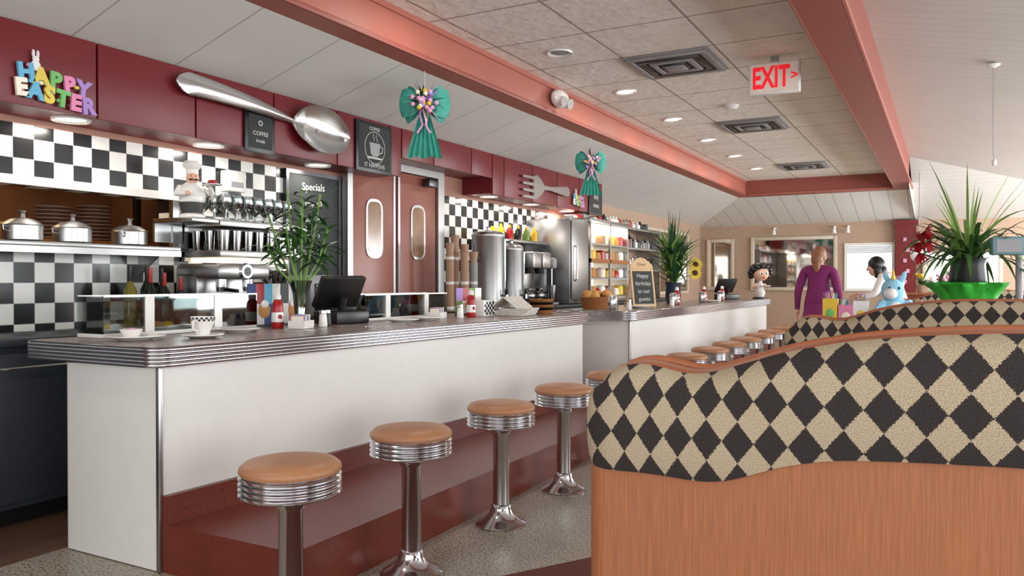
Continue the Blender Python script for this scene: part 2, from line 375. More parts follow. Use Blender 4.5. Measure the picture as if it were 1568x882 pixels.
# ------------------------------------------------------------------ doors
def door(name,y0,y1,flip):
    m=M(name); x0,x1=-4.49,-4.43
    m.box(x0,x1,y0,y1,0.01,2.2,DOORM,.004)
    yc=(y0+y1)/2; w,h=.115,.26; zc=1.66
    pts=rounded([(yc-w,zc-h),(yc+w,zc-h),(yc+w,zc+h),(yc-w,zc+h)],[.1]*4,6)
    inn=offset([Vector(p) for p in pts],-.025)
    m.prism([(p.x,p.y) for p in pts],lambda a,b,h:(h,a,b),x1,x1+.012,CHROME)
    m.prism([(p.x,p.y) for p in inn],lambda a,b,h:(h,a,b),x1+.012,x1+.015,mk(name+'_pane',(150,116,88),.12,var=.35,vs=5))
    m.box(x1,x1+.006,y0+.01,y1-.01,.05,1.0,STEEL); e=y1-.03 if flip else y0
    m.box(x1,x1+.006,e,e+.03,.0,2.2,STEEL); m.done()
door('door_1',5.27,5.89,True); door('door_2',5.93,6.55,False)
m=M('trim_door_frame'); m.box(-4.5,-4.40,5.2,5.265,0,2.27,STEEL); m.box(-4.5,-4.40,6.555,6.66,0,2.27,STEEL); m.box(-4.5,-4.40,5.265,6.555,2.205,2.27,STEEL)
m.box(-4.40,-4.33,6.3,6.45,2.1,2.18,DSTEEL,.01); m.done()
# ------------------------------------------------------------------ pass through
m=M('pass_through_shelf'); m.box(-4.62,-4.22,1.5,3.4,1.385,1.41,STEEL,.004); m.box(-4.235,-4.22,1.5,3.4,1.35,1.385,STEEL)
for y in(1.7,3.3): m.prism([(0,0),(.24,0),(0,-.16)],lambda a,b,h:(-4.5+a,y+h,1.385+b),0,.01,STEEL)
m.done()
m=M('trim_pass_through'); m.box(-4.5,-4.46,1.4,3.6,1.73,1.78,PORC); m.box(-4.5,-4.46,3.53,3.58,1.41,1.73,STEEL); m.done()
def pot():
    m=M('stock_pot'); m.lathe([(0,0),(.085,0),(.1,.01),(.1,.085),(.104,.09),(.1,.093),(.06,.12),(.015,.13),(.012,.15),(.025,.165),(.0,.17)],STEEL,seg=28)
    for s in(-1,1): m.tube([(0,s*.1,.075),(0,s*.13,.08),(0,s*.13,.06),(0,s*.1,.055)],.006,STEEL,6)
    return m.mesh()
pm=pot()
for y in(2.5,2.78,3.14): put('stock_pot',pm,(-4.36,y,1.41),R.random())
m=M('kitchen_rack'); m.box(-5.6,-5.2,1.0,4.1,1.45,1.48,WICK); m.box(-5.6,-5.2,1.0,4.1,1.9,1.93,WICK)
for y in(1.0,4.06): m.box(-5.6,-5.55,y,y+.04,0,1.93,DSTEEL); m.box(-5.25,-5.2,y,y+.04,0,1.93,DSTEEL)
for i,(y,n) in enumerate(((3.3,9),(3.6,10),(2.95,4))):
    for k in range(n): m.lathe([(0,0),(.06,0),(.12,.015),(.12,.02),(0,.01)],KRAFT if i!=2 else YEL,(-5.4,y,1.48+k*.026),16)
for y in(1.4,1.65,1.95,2.6): m.box(-5.5,-5.3,y,y+.16,1.48,1.68+.05*(y>2),OVINYL if y<2 else YEL,.01)
m.done()
l=bpy.data.lights.new('kitchen_lamp','AREA'); l.size=.6; l.energy=24; l.color=(1,.7,.4); o=bpy.data.objects.new('kitchen_lamp',l); bpy.context.scene.collection.objects.link(o); o.location=(-5.3,2.6,2.45)

# ------------------------------------------------------------------ back counters
def backcounter(name,y0,y1):
    m=M(name); m.box(-4.495,-3.95,y0,y1,.1,.88,DGREY); m.box(-4.495,-4.02,y0,y1,.005,.1,BLACK); m.box(-4.495,-3.92,y0,y1,.88,.92,DGREY,.008)
    n=max(1,int((y1-y0)/.6)); w=(y1-y0)/n
    for i in range(n):
        m.box(-3.95,-3.93,y0+i*w+.01,y0+(i+1)*w-.01,.13,.85,DGREY,.006); m.tube([(-3.93,y0+i*w+.1,.78),(-3.905,y0+i*w+.12,.78),(-3.905,y0+(i+1)*w-.12,.78),(-3.93,y0+(i+1)*w-.1,.78)],.006,STEEL,6)
    m.done()
backcounter('back_counter_cabinet',-1.,5.1); backcounter('back_counter_cabinet',6.75,13.)
m=M('coffee_station_cabinet'); m.box(-4.4,-3.9,6.2,6.74,.1,.9,STEEL); m.box(-4.42,-3.88,6.18,6.745,.9,.93,STEEL,.005); m.box(-4.35,-3.95,6.22,6.72,.005,.1,BLACK); m.done()

m=M('glassware_shelf')
for z in(1.4,1.6): m.box(-4.49,-4.12,3.62,4.42,z-.045,z,STEEL,.005)
for y in(3.62,4.38): m.box(-4.49,-4.46,y,y+.03,1.33,1.75,STEEL)
m.box(-4.49,-4.2,3.7,4.3,1.325,1.35,EMC)
m.done()
def cluster(name,gen,spots):
    m=M(name)
    for p in spots:
        m.X=Matrix.Translation(p); gen(m)
    return m.done()
def g_st(m): m.lathe([(0,0),(.035,0),(.035,.004),(.006,.01),(.006,.06),(.03,.08),(.042,.11),(.038,.17),(.035,.17),(.038,.11),(0,.078)],GLASS2,seg=14)
def g_tum(m): m.lathe([(0,0),(.033,0),(.042,.13),(.039,.13),(.03,.01),(0,.01)],SMOKE,seg=14)
def g_mug(m): m.lathe([(0,0),(.036,0),(.04,.1),(.036,.1),(.032,.01),(0,.01)],GLASS2,seg=14); m.tube([(0,.038,.02),(0,.065,.035),(0,.065,.07),(0,.038,.085)],.005,GLASS2,6)
cluster('stemware_glasses',g_st,[(-4.4+.11*i,3.72+.092*j,1.601) for i in range(3) for j in range(7)])
cluster('tumbler_glasses',g_tum,[(-4.4+.12*i,3.68+.1*j,1.401) for i in range(3) for j in range(5)])
cluster('glass_mugs',g_mug,[(-4.4+.12*i,4.2+.1*j,1.401) for i in range(3) for j in range(2)])
m=M('chef_figurine')
m.lathe([(0,0),(.08,0),(.08,.02),(.06,.03),(.075,.1),(.085,.15),(.06,.21),(.03,.23),(0,.235)],PORC,seg=20)
m.lathe([(.062,.03),(.076,.08),(.078,.1)],mk('checked_trouser',(60,60,60),.5),seg=20)
m.ell((0.01,0,.255),(.04,.04,.042),SKIN); m.ell((.05,0,.253),(.012,.01,.01),SKIN)
for s in(-1,1): m.ell((.045,s*.015,.243),(.008,.017,.006),HAIRK); m.ell((.044,s*.013,.265),(.004,.004,.005),BLACK)
m.lathe([(.038,.28),(.038,.31),(.055,.325),(.06,.345),(.045,.365),(0,.37)],PORC,seg=18)
m.tube([(0,.07,.19),(.05,.11,.16),(.1,.09,.19)],[.025,.02,.015],PORC); m.tube([(0,-.07,.19),(.04,-.1,.15),(.09,-.05,.15)],[.025,.02,.015],PORC)
m.lathe([(0,0),(.06,.003),(.06,.008),(0,.006)],STEEL,(.11,.1,.205),18); m.ell((.11,.1,.225),(.035,.03,.02),RED); m.ell((.095,-.045,.15),(.016,.016,.016),SKIN)
m.tube([(.04,-.03,.2),(.04,.03,.2)],.008,RED)
m.done((-4.24,3.5,1.6) ,-.5)
m=M('figurine_ledge'); m.box(-4.49,-4.12,3.4,3.61,1.57,1.6,STEEL,.004); m.box(-4.49,-4.47,3.4,3.61,1.45,1.57,STEEL); m.done()
m=M('paper_towel_dispenser'); m.box(-4.5,-4.42,3.95,4.12,1.83,1.98,PORC,.01); m.box(-4.42,-4.415,3.98,4.09,1.86,1.9,GREY); m.done()
m=M('menu_chalkboard'); m.box(-4.5,-4.475,4.58,5.17,1.2,2.05,CHALK); 
for a in((4.56,4.59,1.18,2.07),(5.16,5.19,1.18,2.07),(4.59,5.16,1.18,1.21),(4.59,5.16,2.04,2.07)): m.box(-4.5,-4.465,a[0],a[1],a[2],a[3],DSTEEL)
for i,t in enumerate(('Specials','soup  4.5','omelette','club  9','pie  3')): m.text(t,.085 if i==0 else .055,frameX(4.87,1.95-i*.13,-4.474,.04),CHALKW,.0005)
m.done()
m=M('wine_bottles')
for i,(x,y,h,mt) in enumerate(((-4.3,3.1,.37,OIL),(-4.25,3.2,.36,WINE),(-4.35,3.25,.38,WINE),(-4.25,3.3,.33,WINE),(-4.35,3.36,.36,WINE),(-4.2,3.38,.3,BLACK))):
    m.lathe([(0,0),(.035,0),(.037,.01),(.037,h*.6),(.012,h*.75),(.012,h),(.0,h)],[mt]*4+[RED if i%2 else BLACK]*2,(x,y,.92),16)
m.done()
m=M('espresso_machine')
m.box(-.2,.2,-.22,.22,.02,.1,STEEL,.01); m.box(-.2,.0,-.22,.22,.1,.34,STEEL,.02); m.box(-.2,.2,-.22,.22,.29,.39,STEEL,.025)
for y in(-.11,.11):
    m.lathe([(0,0),(.035,0),(.035,.05),(0,.05)],CHROME,(.1,y,.24),18); m.lathe([(0,0),(.03,0),(.035,.03),(0,.03)],CHROME,(.1,y,.21),18); m.tube([(.12,y,.225),(.25,y,.215)],.012,BLACK)
m.X=Matrix.Translation((.2,0,.34))@Matrix.Rotation(pi/2,4,'Y'); m.lathe([(0,.02),(.045,.018),(.055,.0)],CHROME,seg=20); m.lathe([(0,.022),(.03,.021)],BLACK,seg=16); m.X=Matrix.Identity(4)
m.tube([(.2,.18,.3),(.24,.2,.22),(.23,.2,.12)],.006,CHROME)
for x in(-.16,.16):
    for y in(-.18,.18): m.lathe([(0,0),(.02,0),(.02,.02),(0,.02)],BLACK,(x,y,0),10)
m.done((-4.18,3.7,.92))
m=M('coffee_grinder'); m.box(-.09,.09,-.1,.1,0,.2,GREY,.02); m.lathe([(0,.2),(.06,.2),(.1,.33),(.1,.36),(0,.37)],SMOKE,seg=20); m.box(.05,.13,-.04,.04,.12,.17,BLACK,.008); m.done((-4.15,4.12,.92))
m=M('toaster_oven'); m.box(-.18,.17,-.2,.2,.015,.32,GREY,.03); m.box(.17,.18,-.16,.08,.06,.26,BLACK,.004); m.tube([(.18,-.14,.24),(.2,-.13,.24),(.2,.05,.24),(.18,.06,.24)],.007,CHROME)
for z in(.1,.17,.24): m.ell((.175,.14,z),(.015,.02,.02),BLACK)
for x in(-.14,.14):
    for y in(-.16,.16): m.lathe([(0,0),(.015,0),(.015,.02),(0,.02)],BLACK,(x,y,0),10)
m.done((-4.15,4.5,.92))

# ------------------------------------------------------------------ counters
def counter(name,top,rad,body,z=.93):
    m=M(name); o=rounded(top,rad); bo=rounded(body,[.02]*len(body),3)
    prof=[(-.03,z-.085),(-.0,z-.085)]
    for k in range(5):
        zz=z-.083+k*.0158
        prof+=[(.004,zz+.002),(.006,zz+.006),(.004,zz+.0115),(-.003,zz+.0135)]
    prof+=[(.003,z-.002),(0,z)]
    rs=[[(p.x,p.y,h) for p in offset(o,d)] for d,h in prof]
    m.rings(rs,CHROME,cap0=WHITE); m.f([m.v((p.x,p.y,z)) for p in offset(o,-.0)],CTOP)
    m.rings([[(p.x,p.y,0.004) for p in bo],[(p.x,p.y,z-.084) for p in bo]],WHITE)
    bx,by=body[0]; m.box(bx-.012,bx+.008,by-.008,by+.012,.005,z-.084,STEEL,.002)
    return m.done(ang=.9,norm=False)
counter('diner_counter',[(-2.79,2.12),(-2.60,6.2),(-3.58,6.2),(-3.68,2.12)],[.1,.15,.05,.04],[(-2.83,2.17),(-2.65,6.1),(-3.40,6.1),(-3.46,2.17)])
counter('diner_counter',[(-2.42,6.65),(-2.3,12.4),(-3.1,12.4),(-3.2,6.65)],[.1,.15,.1,.04],[(-2.47,6.72),(-2.36,12.3),(-3.0,12.3),(-3.1,6.72)])
def stepo(name,a,b,y0,y1,x1):
    m=M(name)
    m.prism([(a+.001,y0),(a+.03,y0),(b+.03,y1),(b+.001,y1)],lambda x,y,h:(x,y,h),.2,.316,STEP)
    m.prism([(a+.001,y0),(x1,y0),(x1,y1),(b+.001,y1)],lambda x,y,h:(x,y,h),0,.2,STEP)
    m.done()
stepo('counter_foot_step',-2.825,-2.655,2.18,6.3,-2.1); stepo('counter_foot_step',-2.465,-2.355,6.6,12.3,-2.06)
# ------------------------------------------------------------------ stools
def stool():
    m=M('counter_stool')
    pr=[(0,0),(.125,0),(.127,.008),(.118,.016),(.09,.03),(.062,.055),(.05,.085),(.048,.1),(.04,.105),(.04,.44),(.05,.45),(.05,.47),(.12,.485),(.155,.49)]
    mt=[CHROME]*(len(pr)-1)
    for k in range(4):
        z=.49+k*.018; pr+=[(.165,z+.002),(.169,z+.007),(.165,z+.013),(.158,z+.0165)]; mt+=[CHROME]*4
    pr+=[(.163,.563),(.168,.572),(.166,.584),(.15,.598),(.1,.607),(0,.61)]; mt+=[CHROME]+[VINYL]*5
    m.lathe(pr,mt,seg=40); return m.mesh(.9)
sm=stool()
for y in(1.977,2.66,3.41,4.14,4.88,5.6): put('counter_stool',sm,(-1.92,y,0),R.random())
for i in range(8): put('counter_stool',sm,(-1.86,6.4+.72*i,0),R.random())

# ------------------------------------------------------------------ booths
topk=[(-.745,.935),(-.73,.955),(-.70,.98),(-.669,.99),(-.62,.998),(-.57,.99),(-.52,.976),(-.47,.98),(-.436,.99),(-.30,1.037),(-.173,1.064),(-.055,1.078),(.055,1.086),(.1255,1.089),(.4,1.089),(.7,1.05),(1.0,.99),(1.3,.98)]
botk=[(-.745,.763),(-.694,.761),(-.584,.764),(-.465,.758),(-.408,.768),(-.30,.812),(-.197,.836),(-.055,.847),(.1255,.856),(.4,.856),(.8,.82),(1.3,.77)]
def interp(k,x):
    if x<=k[0][0]: return k[0][1]
    for (a,va),(b,vb) in zip(k,k[1:]):
        if x<=b: return va+(vb-va)*(x-a)/(b-a)
    return k[-1][1]
def smooth(k,x): return sum(interp(k,x+d)*w for d,w in((-.04,1),(-.02,2),(0,3),(.02,2),(.04,1)))/9
def boothmesh():
    m=M('booth'); xl,xr,t=-.74,1.3,.15; r=.06
    path=[]; n=90
    for i in range(n+1): path.append((xr-(xr-xl-r)*i/n,0.))
    for i in range(1,9):
        a=pi/2*i/8; path.append((xl+r-r*math.sin(a),r-r*math.cos(a)))
    for i in range(0,9):
        a=pi/2*i/8; path.append((xl+r-r*math.cos(a),t-r+r*math.sin(a)))
    for i in range(1,n+1): path.append((xl+r+(xr-xl-r)*i/n,t))
    s=[0.]
    for a,b in zip(path,path[1:]):
        xm=(a[0]+b[0])/2; dens=1+.22*max(0,min(1,(-.15-xm)/.5))
        s.append(s[-1]+math.hypot(b[0]-a[0],b[1]-a[1])*dens)
    L=[0,.0,.12,.3,.5,.7,.85,.94,1.]
    bul=[.0,.012,.02,.024,.026,.024,.018,.008,-.012]
    rings=[]; uvs=[]
    for q,(fr,bu) in enumerate(zip(L,bul)):
        ring=[];uvr=[]
        for i,(x,y) in enumerate(path):
            zt,zb=smooth(topk,x),smooth(botk,x); z=zb+(zt-zb)*fr+(0 if q else .012)
            p0=path[max(0,i-1)]; p1=path[min(len(path)-1,i+1)]; d=Vector((p1[0]-p0[0],p1[1]-p0[1])).normalized()
            out=Vector((x,y))+Vector((-d.y,d.x))*bu
            ring.append((out.x,out.y,z)); uvr.append((s[i],z))
        rings.append(ring);uvs.append(uvr)
    vr=[[m.v(c) for c in r_] for r_ in rings]
    for q in range(len(vr)-1):
        for i in range(len(path)-1):
            idx=[(q,i),(q,i+1),(q+1,i+1),(q+1,i)]
            f=m.f([vr[a][b] for a,b in idx],HARL)
            if f:
                for lp,(a,b) in zip(f.loops,idx): lp[m.uv].uv=uvs[a][b]
    top=rings[-1]; k=len(top)
    r2=[(x,y+(.075-y)*.3,z+.012) for x,y,z in top]; r3=[(x,y+(.075-y)*.7,z+.016) for x,y,z in top]
    a=[m.v(c) for c in top]; b=[m.v(c) for c in r2]; c=[m.v(q) for q in r3]
    for i in range(k-1):
        f=m.f([a[i],a[i+1],b[i+1],b[i]],HARL)
        if f:
            for lp,uvv in zip(f.loops,((s[i],top[i][2]),(s[i+1],top[i+1][2]),(s[i+1],top[i+1][2]+.02),(s[i],top[i][2]+.02))): lp[m.uv].uv=uvv
        m.f([b[i],b[i+1],c[i+1],c[i]],OVINYL)
    for i in range(k//2): m.f([c[i],c[i+1],c[k-2-i],c[k-1-i]],OVINYL)
    m.tube([(x,t+.0,smooth(topk,x)+.012) for x in [xl+.05+j*(xr-xl-.05)/60 for j in range(61)]],.011,OVINYL,8)
    P=[]
    for i in range(41): x=xl+.04+(xr-xl-.04)*i/40; P.append((x,0.))
    lp_=[]
    for i in range(9):
        a_=pi/2*i/8; lp_.append((xl+.038-.05*math.sin(pi/2-a_)-0.,.05-.05*math.cos(pi/2-a_)))
    ol=lp_+P+[(xr,t)]+[(x,t) for x,_ in P[::-1]]+[(xp,t-yp) for xp,yp in lp_[::-1]]
    m.rings([[(x,y,.006) for x,y in ol],[(x,y,smooth(botk,x)+.03) for x,y in ol]],LAMO)
    m.box(-.66,1.25,t+.01,t+.1,.45,.93,OVINYL,.03); m.box(-.68,1.28,t,t+.5,.1,.38,LAMO,.01); m.box(-.7,1.3,t,t+.54,.38,.47,OVINYL,.035); m.box(-.64,1.24,t+.03,t+.45,.005,.1,BLACK)
    return m.mesh(.8)
bmh=boothmesh()
put('diner_booth',bmh,(0,1.74,0)); put('diner_booth',bmh,(0,4.42,0)); put('diner_booth',bmh,(.15,9.6,0)); 
def table():
    m=M('booth_table'); o=rounded([(-.6,-.33),(.6,-.33),(.6,.33),(-.6,.33)],[.08]*4)
    m.rings([[(p.x,p.y,.71) for p in o],[(p.x,p.y,.75) for p in o]],CHROME,cap0=BLACK,cap1=CTOP)
    m.lathe([(0,0),(.25,0),(.25,.015),(.05,.04),(.04,.06),(.04,.69),(.15,.71)],DSTEEL,seg=24); return m.mesh()
tm=table()
put('booth_table',tm,(.2,2.85,0)); put('booth_table',tm,(-.45,8.2,0)); put('booth_table',tm,(.3,11.9,0))

# ------------------------------------------------------------------ wall decor
m=M('giant_spoon')
a=Vector((3.26,2.415)); b=Vector((4.79,2.29)); d=(b-a); L=d.length; d.normalize(); pr=Vector((-d.y,d.x))
cols=[]; n=80
for i in range(n+1):
    t=i/n; x=t*L
    if t<.64:
        q=t/.64; w=.058*math.sqrt(max(.002,1-max(0,1-q/.12)**2))*(1-q)**.8*1.0+.017*min(1,q*12); dome=.018*min(1,q*8); dep=0; h=.03+.05*math.sin(pi*q)
    else:
        q=(t-.64)/.36; w=max(.004,.17*math.sqrt(max(0,1-(2*q-1)**2))*(1.04-.08*q)); w=max(w,.017) if q<.16 else w; dep=.065*math.sqrt(max(0,1-(2*q-1)**2)); dome=0; h=.035+.045*min(1,q*6)
    c=a+d*x; row=[]
    for j in range(-8,9):
        s=j/8; p=c+pr*w*s; row.append((-4.11+h-dep*(1-s*s)+dome*(1-s*s),p.x,p.y))
    back=[(rx-.012,ry,rz) for rx,ry,rz in row[::-1]]
    cols.append(row+back)
m.rings(cols,PEWTER,cap0=PEWTER,cap1=PEWTER)
for yy,zz in((3.5,2.395),(4.5,2.31)): m.tube([(-4.13,yy,zz),(-4.085,yy,zz)],.012,STEEL)
m.done(ang=1.2)
m=M('giant_fork')
def fk():
    P=[]
    for k in range(4):
        v=.13-.0867*k; P+=[(-.08,v),(-.33,v-.006),(-.345,v-.02),(-.33,v-.036),(-.08,v-.042)]
    P+=[(0,-.16),(.1,-.1),(.16,-.03),(.3,-.025),(.55,-.05),(.78,-.07),(.84,-.05),(.87,0),(.84,.05),(.78,.07),(.55,.05),(.3,.025),(.16,.03),(.1,.1),(0,.16)]
    return P
ang=.02
m.prism(fk(),lambda u,v,h:(-4.13+h+.03*math.sin(max(0,u)*3),8.1+u*math.cos(ang)-v*math.sin(ang),2.27+u*math.sin(ang)+v*math.cos(ang)*.85),.01,.04,PEWTER); m.done()
def poster(name,y0,y1,z0,z1,lines,cup=False,x=-4.13):
    m=M(name); m.box(x,x+.02,y0,y1,z0,z1,BLACK,.004); m.box(x+.02,x+.022,y0+.03,y1-.03,z0+.03,z1-.03,CHALK)
    yc=(y0+y1)/2; h=z1-z0
    for f,t,s in lines: m.text(t,s,frameX(yc,z0+h*f,x+.0225),CHALKW,.0005)
    if cup:
        zc=z0+h*.45
        fn=lambda a,b,h_:(x+.022+h_,yc+a,zc+b)
        m.prism([(-.07,.06),(-.055,-.03),(-.03,-.05),(.03,-.05),(.055,-.03),(.07,.06)],fn,0,.003,GREY); m.prism([(-.1,-.055),(.1,-.055),(.08,-.07),(-.08,-.07)],fn,0,.003,CHALKW)
        m.tube([fn(.065,.04,.003),fn(.1,.03,.003),(fn(.09,-.01,.003)),fn(.055,-.02,.003)],.005,CHALKW,6)
        for k in(-.02,.02): m.tube([fn(k,.07,.003),fn(k+.012,.09,.003),fn(k-.01,.11,.003),fn(k,.13,.003)],.003,CHALKW,5)
        m.tube([(x+.024,yc+.13*math.cos(t*.3),zc+.02+.13*math.sin(t*.3)) for t in range(22)],.003,CHALKW,5)
    m.done()
poster('framed_chalk_poster',3.82,4.09,2.07,2.36,[(.72,'o',.08),(.45,'COFFEE',.04),(.28,'break',.035)])
poster('framed_chalk_poster',4.96,5.42,2.08,2.49,[(.14,'IT HAPPENS',.05),(.87,'COFFEE',.04)],True)
poster('framed_chalk_poster',9.66,10.1,2.07,2.4,[(.75,'daily',.09),(.4,'menu',.09)])
PAS=[mk('pastel_%d'%i,c,.5,emit=0) for i,c in enumerate([(96,176,210),(226,200,84),(112,184,104),(226,136,176),(170,134,204),(240,236,218)])]
def easter(name,y,z,s,x=-4.12):
    m=M(name); k=0
    for word,zz,w in(('HAPPY',.045,.38),('EASTER',-.04,.43)):
        for i,ch in enumerate(word):
            yy=(i-(len(word)-1)/2)*w/len(word)
            m.text(ch,.115,frameX((yy)*s+y,(zz-.1*yy*.9)*s+z,x+.012+.004*(word=='EASTER'),R.uniform(-.12,.12))@Matrix.Scale(s,4),PAS[k%6],.008,bold=.0065); k+=1
    E=lambda a,b,r,mt:m.ell((x+.01,y+a*s,z+b*s),(.01,r[0]*s,r[1]*s),mt,12,8)
    E(-.1,.105,(.026,.028),WHITEP); E(-.1,.138,(.018,.018),WHITEP); E(-.113,.165,(.007,.022),WHITEP); E(-.09,.165,(.007,.022),WHITEP); E(-.14,.1,(.01,.01),PAS[3])
    for q in range(9): E(R.uniform(-.2,.2),R.uniform(-.06,.08),(.016,.011),PAS[q%6])
    m.done()
easter('happy_easter_sign',2.53,2.2,1.)
easter('happy_easter_sign',9.3,2.21,.8)
def bow(name,loc,s,rz):
    m=M(name)
    for sg in(-1,1):
        for lay,(rr,tilt,yo) in enumerate(((1.,.04,0.),(.8,-.35,.03),(.75,.5,.03))):
            rows=[]
            for i in range(8):
                t=i/7; rad=(.01+.18*t)*rr; hh=(.022+.085*math.sin(min(1,t*1.0)*pi*.62))*rr; row=[]
                for j in range(11):
                    u=(j-5)/5; row.append((sg*rad*(1-.12*u*u),yo-.05*math.sin(pi*t)+.012*(j%2)*(.3+t),u*hh+math.sin(tilt)*rad))
                rows.append(row)
            rows.append([(x*.97,y+.035,z*.96) for x,y,z in rows[-1]]); rows.append([(x*.5,.03+yo,z*.6) for x,y,z in rows[-2]])
            m.rings(rows,TEAL,close=False)
    for sg in(-1,1):
        rows=[]
        for i in range(6):
            t=i/5; z=-.03-.35*t; w=.02+.065*t; cx=sg*(.005+.04*t)
            rows.append([(cx-w+2*w*j/8,-.02+.004*sg+.018*(j%2)*(.4+t),z-(.02*abs(j-4)/4 if i==5 else 0)) for j in range(9)])
        m.rings(rows,TEAL,close=False)
    for k in range(34):
        a=R.uniform(0,2*pi); m.leaf((0,-.06,.0),(math.cos(a),-.3,math.sin(a)),R.uniform(.09,.2),.03,.3,(GRN2,PINK,GRN,LILAC,PINK)[k%5],4)
    for k in range(7): m.leaf((0,-.05,.02),(R.uniform(-.7,.7),-.1,1),R.uniform(.14,.2),.014,.1,(PINK,LILAC)[k%2],4)
    for k in range(26):
        a=R.uniform(0,2*pi); r=R.uniform(0,.1); m.ell((r*math.cos(a),-.09-R.uniform(0,.02),r*math.sin(a)),(.017,.014,.017),(PINK,LILAC,PAS[5],PINK,YEL)[k%5],8,6)
    for sg in(-1,1): m.tube([(0,-.06,0),(sg*.03,-.07,-.08),(sg*.01,-.06,-.16),(sg*.05,-.06,-.22)],.008,PINK,5)
    m.tube([(0,0,.03),(0,0,(2.75-loc[2])/s)],.003,WHITE,5)
    o=m.done(loc,rz,ang=1.); o.scale=(s,s,s)
bow('teal_ribbon_bow',(-3.39,4.87,2.5),1.0,.5); bow('teal_ribbon_bow',(-3.39,8.0,2.48),.9,.5)

# ------------------------------------------------------------------ things on counter 1
Z=.931
def display(name,y0,y1,x0,x1,zt):
    m=M(name); m.box(x0,x1,y0,y1,Z,Z+.02,WHITE,.004)
    for a in((x0,x0+.006,y0,y1),(x1-.006,x1,y0,y1),(x0+.006,x1-.006,y0,y0+.006),(x0+.006,x1-.006,y1-.006,y1)): m.box(a[0],a[1],a[2],a[3],Z+.02,zt,GLASS)
    m.box(x0,x1,y0,y1,zt,zt+.006,GLASS)
    for a in((x0,x0+.008,y0,y1),(x1-.008,x1+.001,y0,y1)): m.box(a[0],a[1],a[2],a[3],zt+.002,zt+.01,STEEL)
    for y in(y0+.22,y1-.3): m.box(x1-.008,x1+.004,y,y+.05,Z+.02,zt+.004,PORC)
    n=int((y1-y0)/.24)
    for i in range(n):
        y=y0+.14+i*.24; m.lathe([(0,0),(.05,0),(.085,.012),(.085,.016),(0,.006)],PORC,((x0+x1)/2,y,Z+.021),18)
        for k in range(4): m.ell(((x0+x1)/2+R.uniform(-.03,.03),y+R.uniform(-.04,.04),Z+.045),(.025,.03,.018),(BREAD,YEL,BREAD,PORC)[k],8,6)
    m.done()
display('pastry_display_case',2.34,3.28,-3.64,-3.44,1.12); display('pastry_display_case',4.14,5.12,-3.55,-3.36,1.1)
def plate(name,r,loc):
    m=M(name); m.lathe([(0,.002),(r*.55,0),(r*.6,.004),(r,.018),(r,.022),(r*.6,.009),(0,.007)],PORC,seg=32); m.done(loc)
plate('dinner_plate',.13,(-3.24,2.36,Z)); plate('dinner_plate',.11,(-3.26,2.98,Z)); plate('dinner_plate',.11,(-3.1,4.2,Z)); plate('dinner_plate',.11,(-3.12,4.5,Z))
m=M('creamer_bowl'); m.lathe([(0,0),(.03,0),(.05,.04),(.047,.04),(.028,.006),(0,.006)],PORC,seg=20); m.ell((0,0,.03),(.03,.03,.015),PINK); m.done((-3.24,2.34,Z+.01))
m=M('coffee_cup')
m.lathe([(0,.004),(.055,0),(.095,.014),(.095,.018),(.05,.008),(0,.008)],PORC,seg=32)
m.lathe([(0,.01),(.03,.01),(.034,.03),(.052,.07),(.056,.1),(.052,.1),(.046,.06),(.0,.02)],PORC,seg=32)
for j in range(32):
    for q in range(2):
        if (j+q)%2:
            a0=2*pi*j/32; a1=2*pi*(j+1)/32; z0=.08+q*.009; z1=z0+.009; ra=.0545+q*.0012; rb=ra+.0012
            m.f([m.v((ra*math.cos(a0),ra*math.sin(a0),z0)),m.v((ra*math.cos(a1),ra*math.sin(a1),z0)),m.v((rb*math.cos(a1),rb*math.sin(a1),z1)),m.v((rb*math.cos(a0),rb*math.sin(a0),z1))],BLACK)
m.tube([(0,-.05,.085),(.0,-.08,.08),(0,-.08,.045),(0,-.042,.035)],.006,PORC)
m.done((-3.08,2.6,Z),.3)
m=M('cutlery')
for y,rot in((3.1,.3),(3.2,.35),(3.6,.2),(4.0,.3)):
    m.X=Matrix.Translation((-2.98,y,Z+.003))@Matrix.Rotation(rot,4,'Z'); m.box(-.1,.05,-.006,.006,0,.003,CHROME); m.ell((.075,0,.003),(.03,.016,.003),CHROME)
m.X=Matrix.Identity(4); m.done()
def ketchup(loc):
    m=M('ketchup_bottle'); m.lathe([(0,0),(.035,0),(.038,.01),(.038,.06),(.033,.12),(.03,.145),(.02,.16),(.02,.163),(.022,.165),(.022,.185),(.012,.2),(0,.2)],[RED]*7+[PORC]*4,seg=20,rx=1,ry=.9)
    m.lathe([(.0385,.035),(.0385,.062),(.0365,.09)],PORC,seg=20,rx=1,ry=.9); m.ell((.034,0,.065),(.006,.014,.016),RED); m.done(loc,-.4)
ketchup((-3.34,3.34,Z)); ketchup((-3.1,5.05,Z))
def shaker(loc,mt=PORC,n='salt_shaker'):
    m=M(n); m.lathe([(0,0),(.024,0),(.026,.01),(.022,.06),(.02,.075),(.022,.078),(.02,.095),(0,.103)],[mt]*4+[CHROME]*3,seg=16); m.done(loc)
shaker((-3.2,3.56,Z),PORC); shaker((-3.1,4.9,Z)); shaker((-3.24,3.64,Z),BLACK,'pepper_shaker')
m=M('sugar_packet_caddy'); m.box(-.05,.05,-.06,.06,0,.012,PORC,.003)
for a in((-.05,-.046,-.06,.06),(.046,.05,-.06,.06),(-.046,.046,-.06,-.056),(-.046,.046,.056,.06)): m.box(a[0],a[1],a[2],a[3],.012,.045,PORC)
for i in range(9): m.box(-.035,.035,-.05+i*.011,-.045+i*.011,.012,.07+.004*(i%3),(PAS[5],PAS[3],PAS[0],PORC)[i%4])
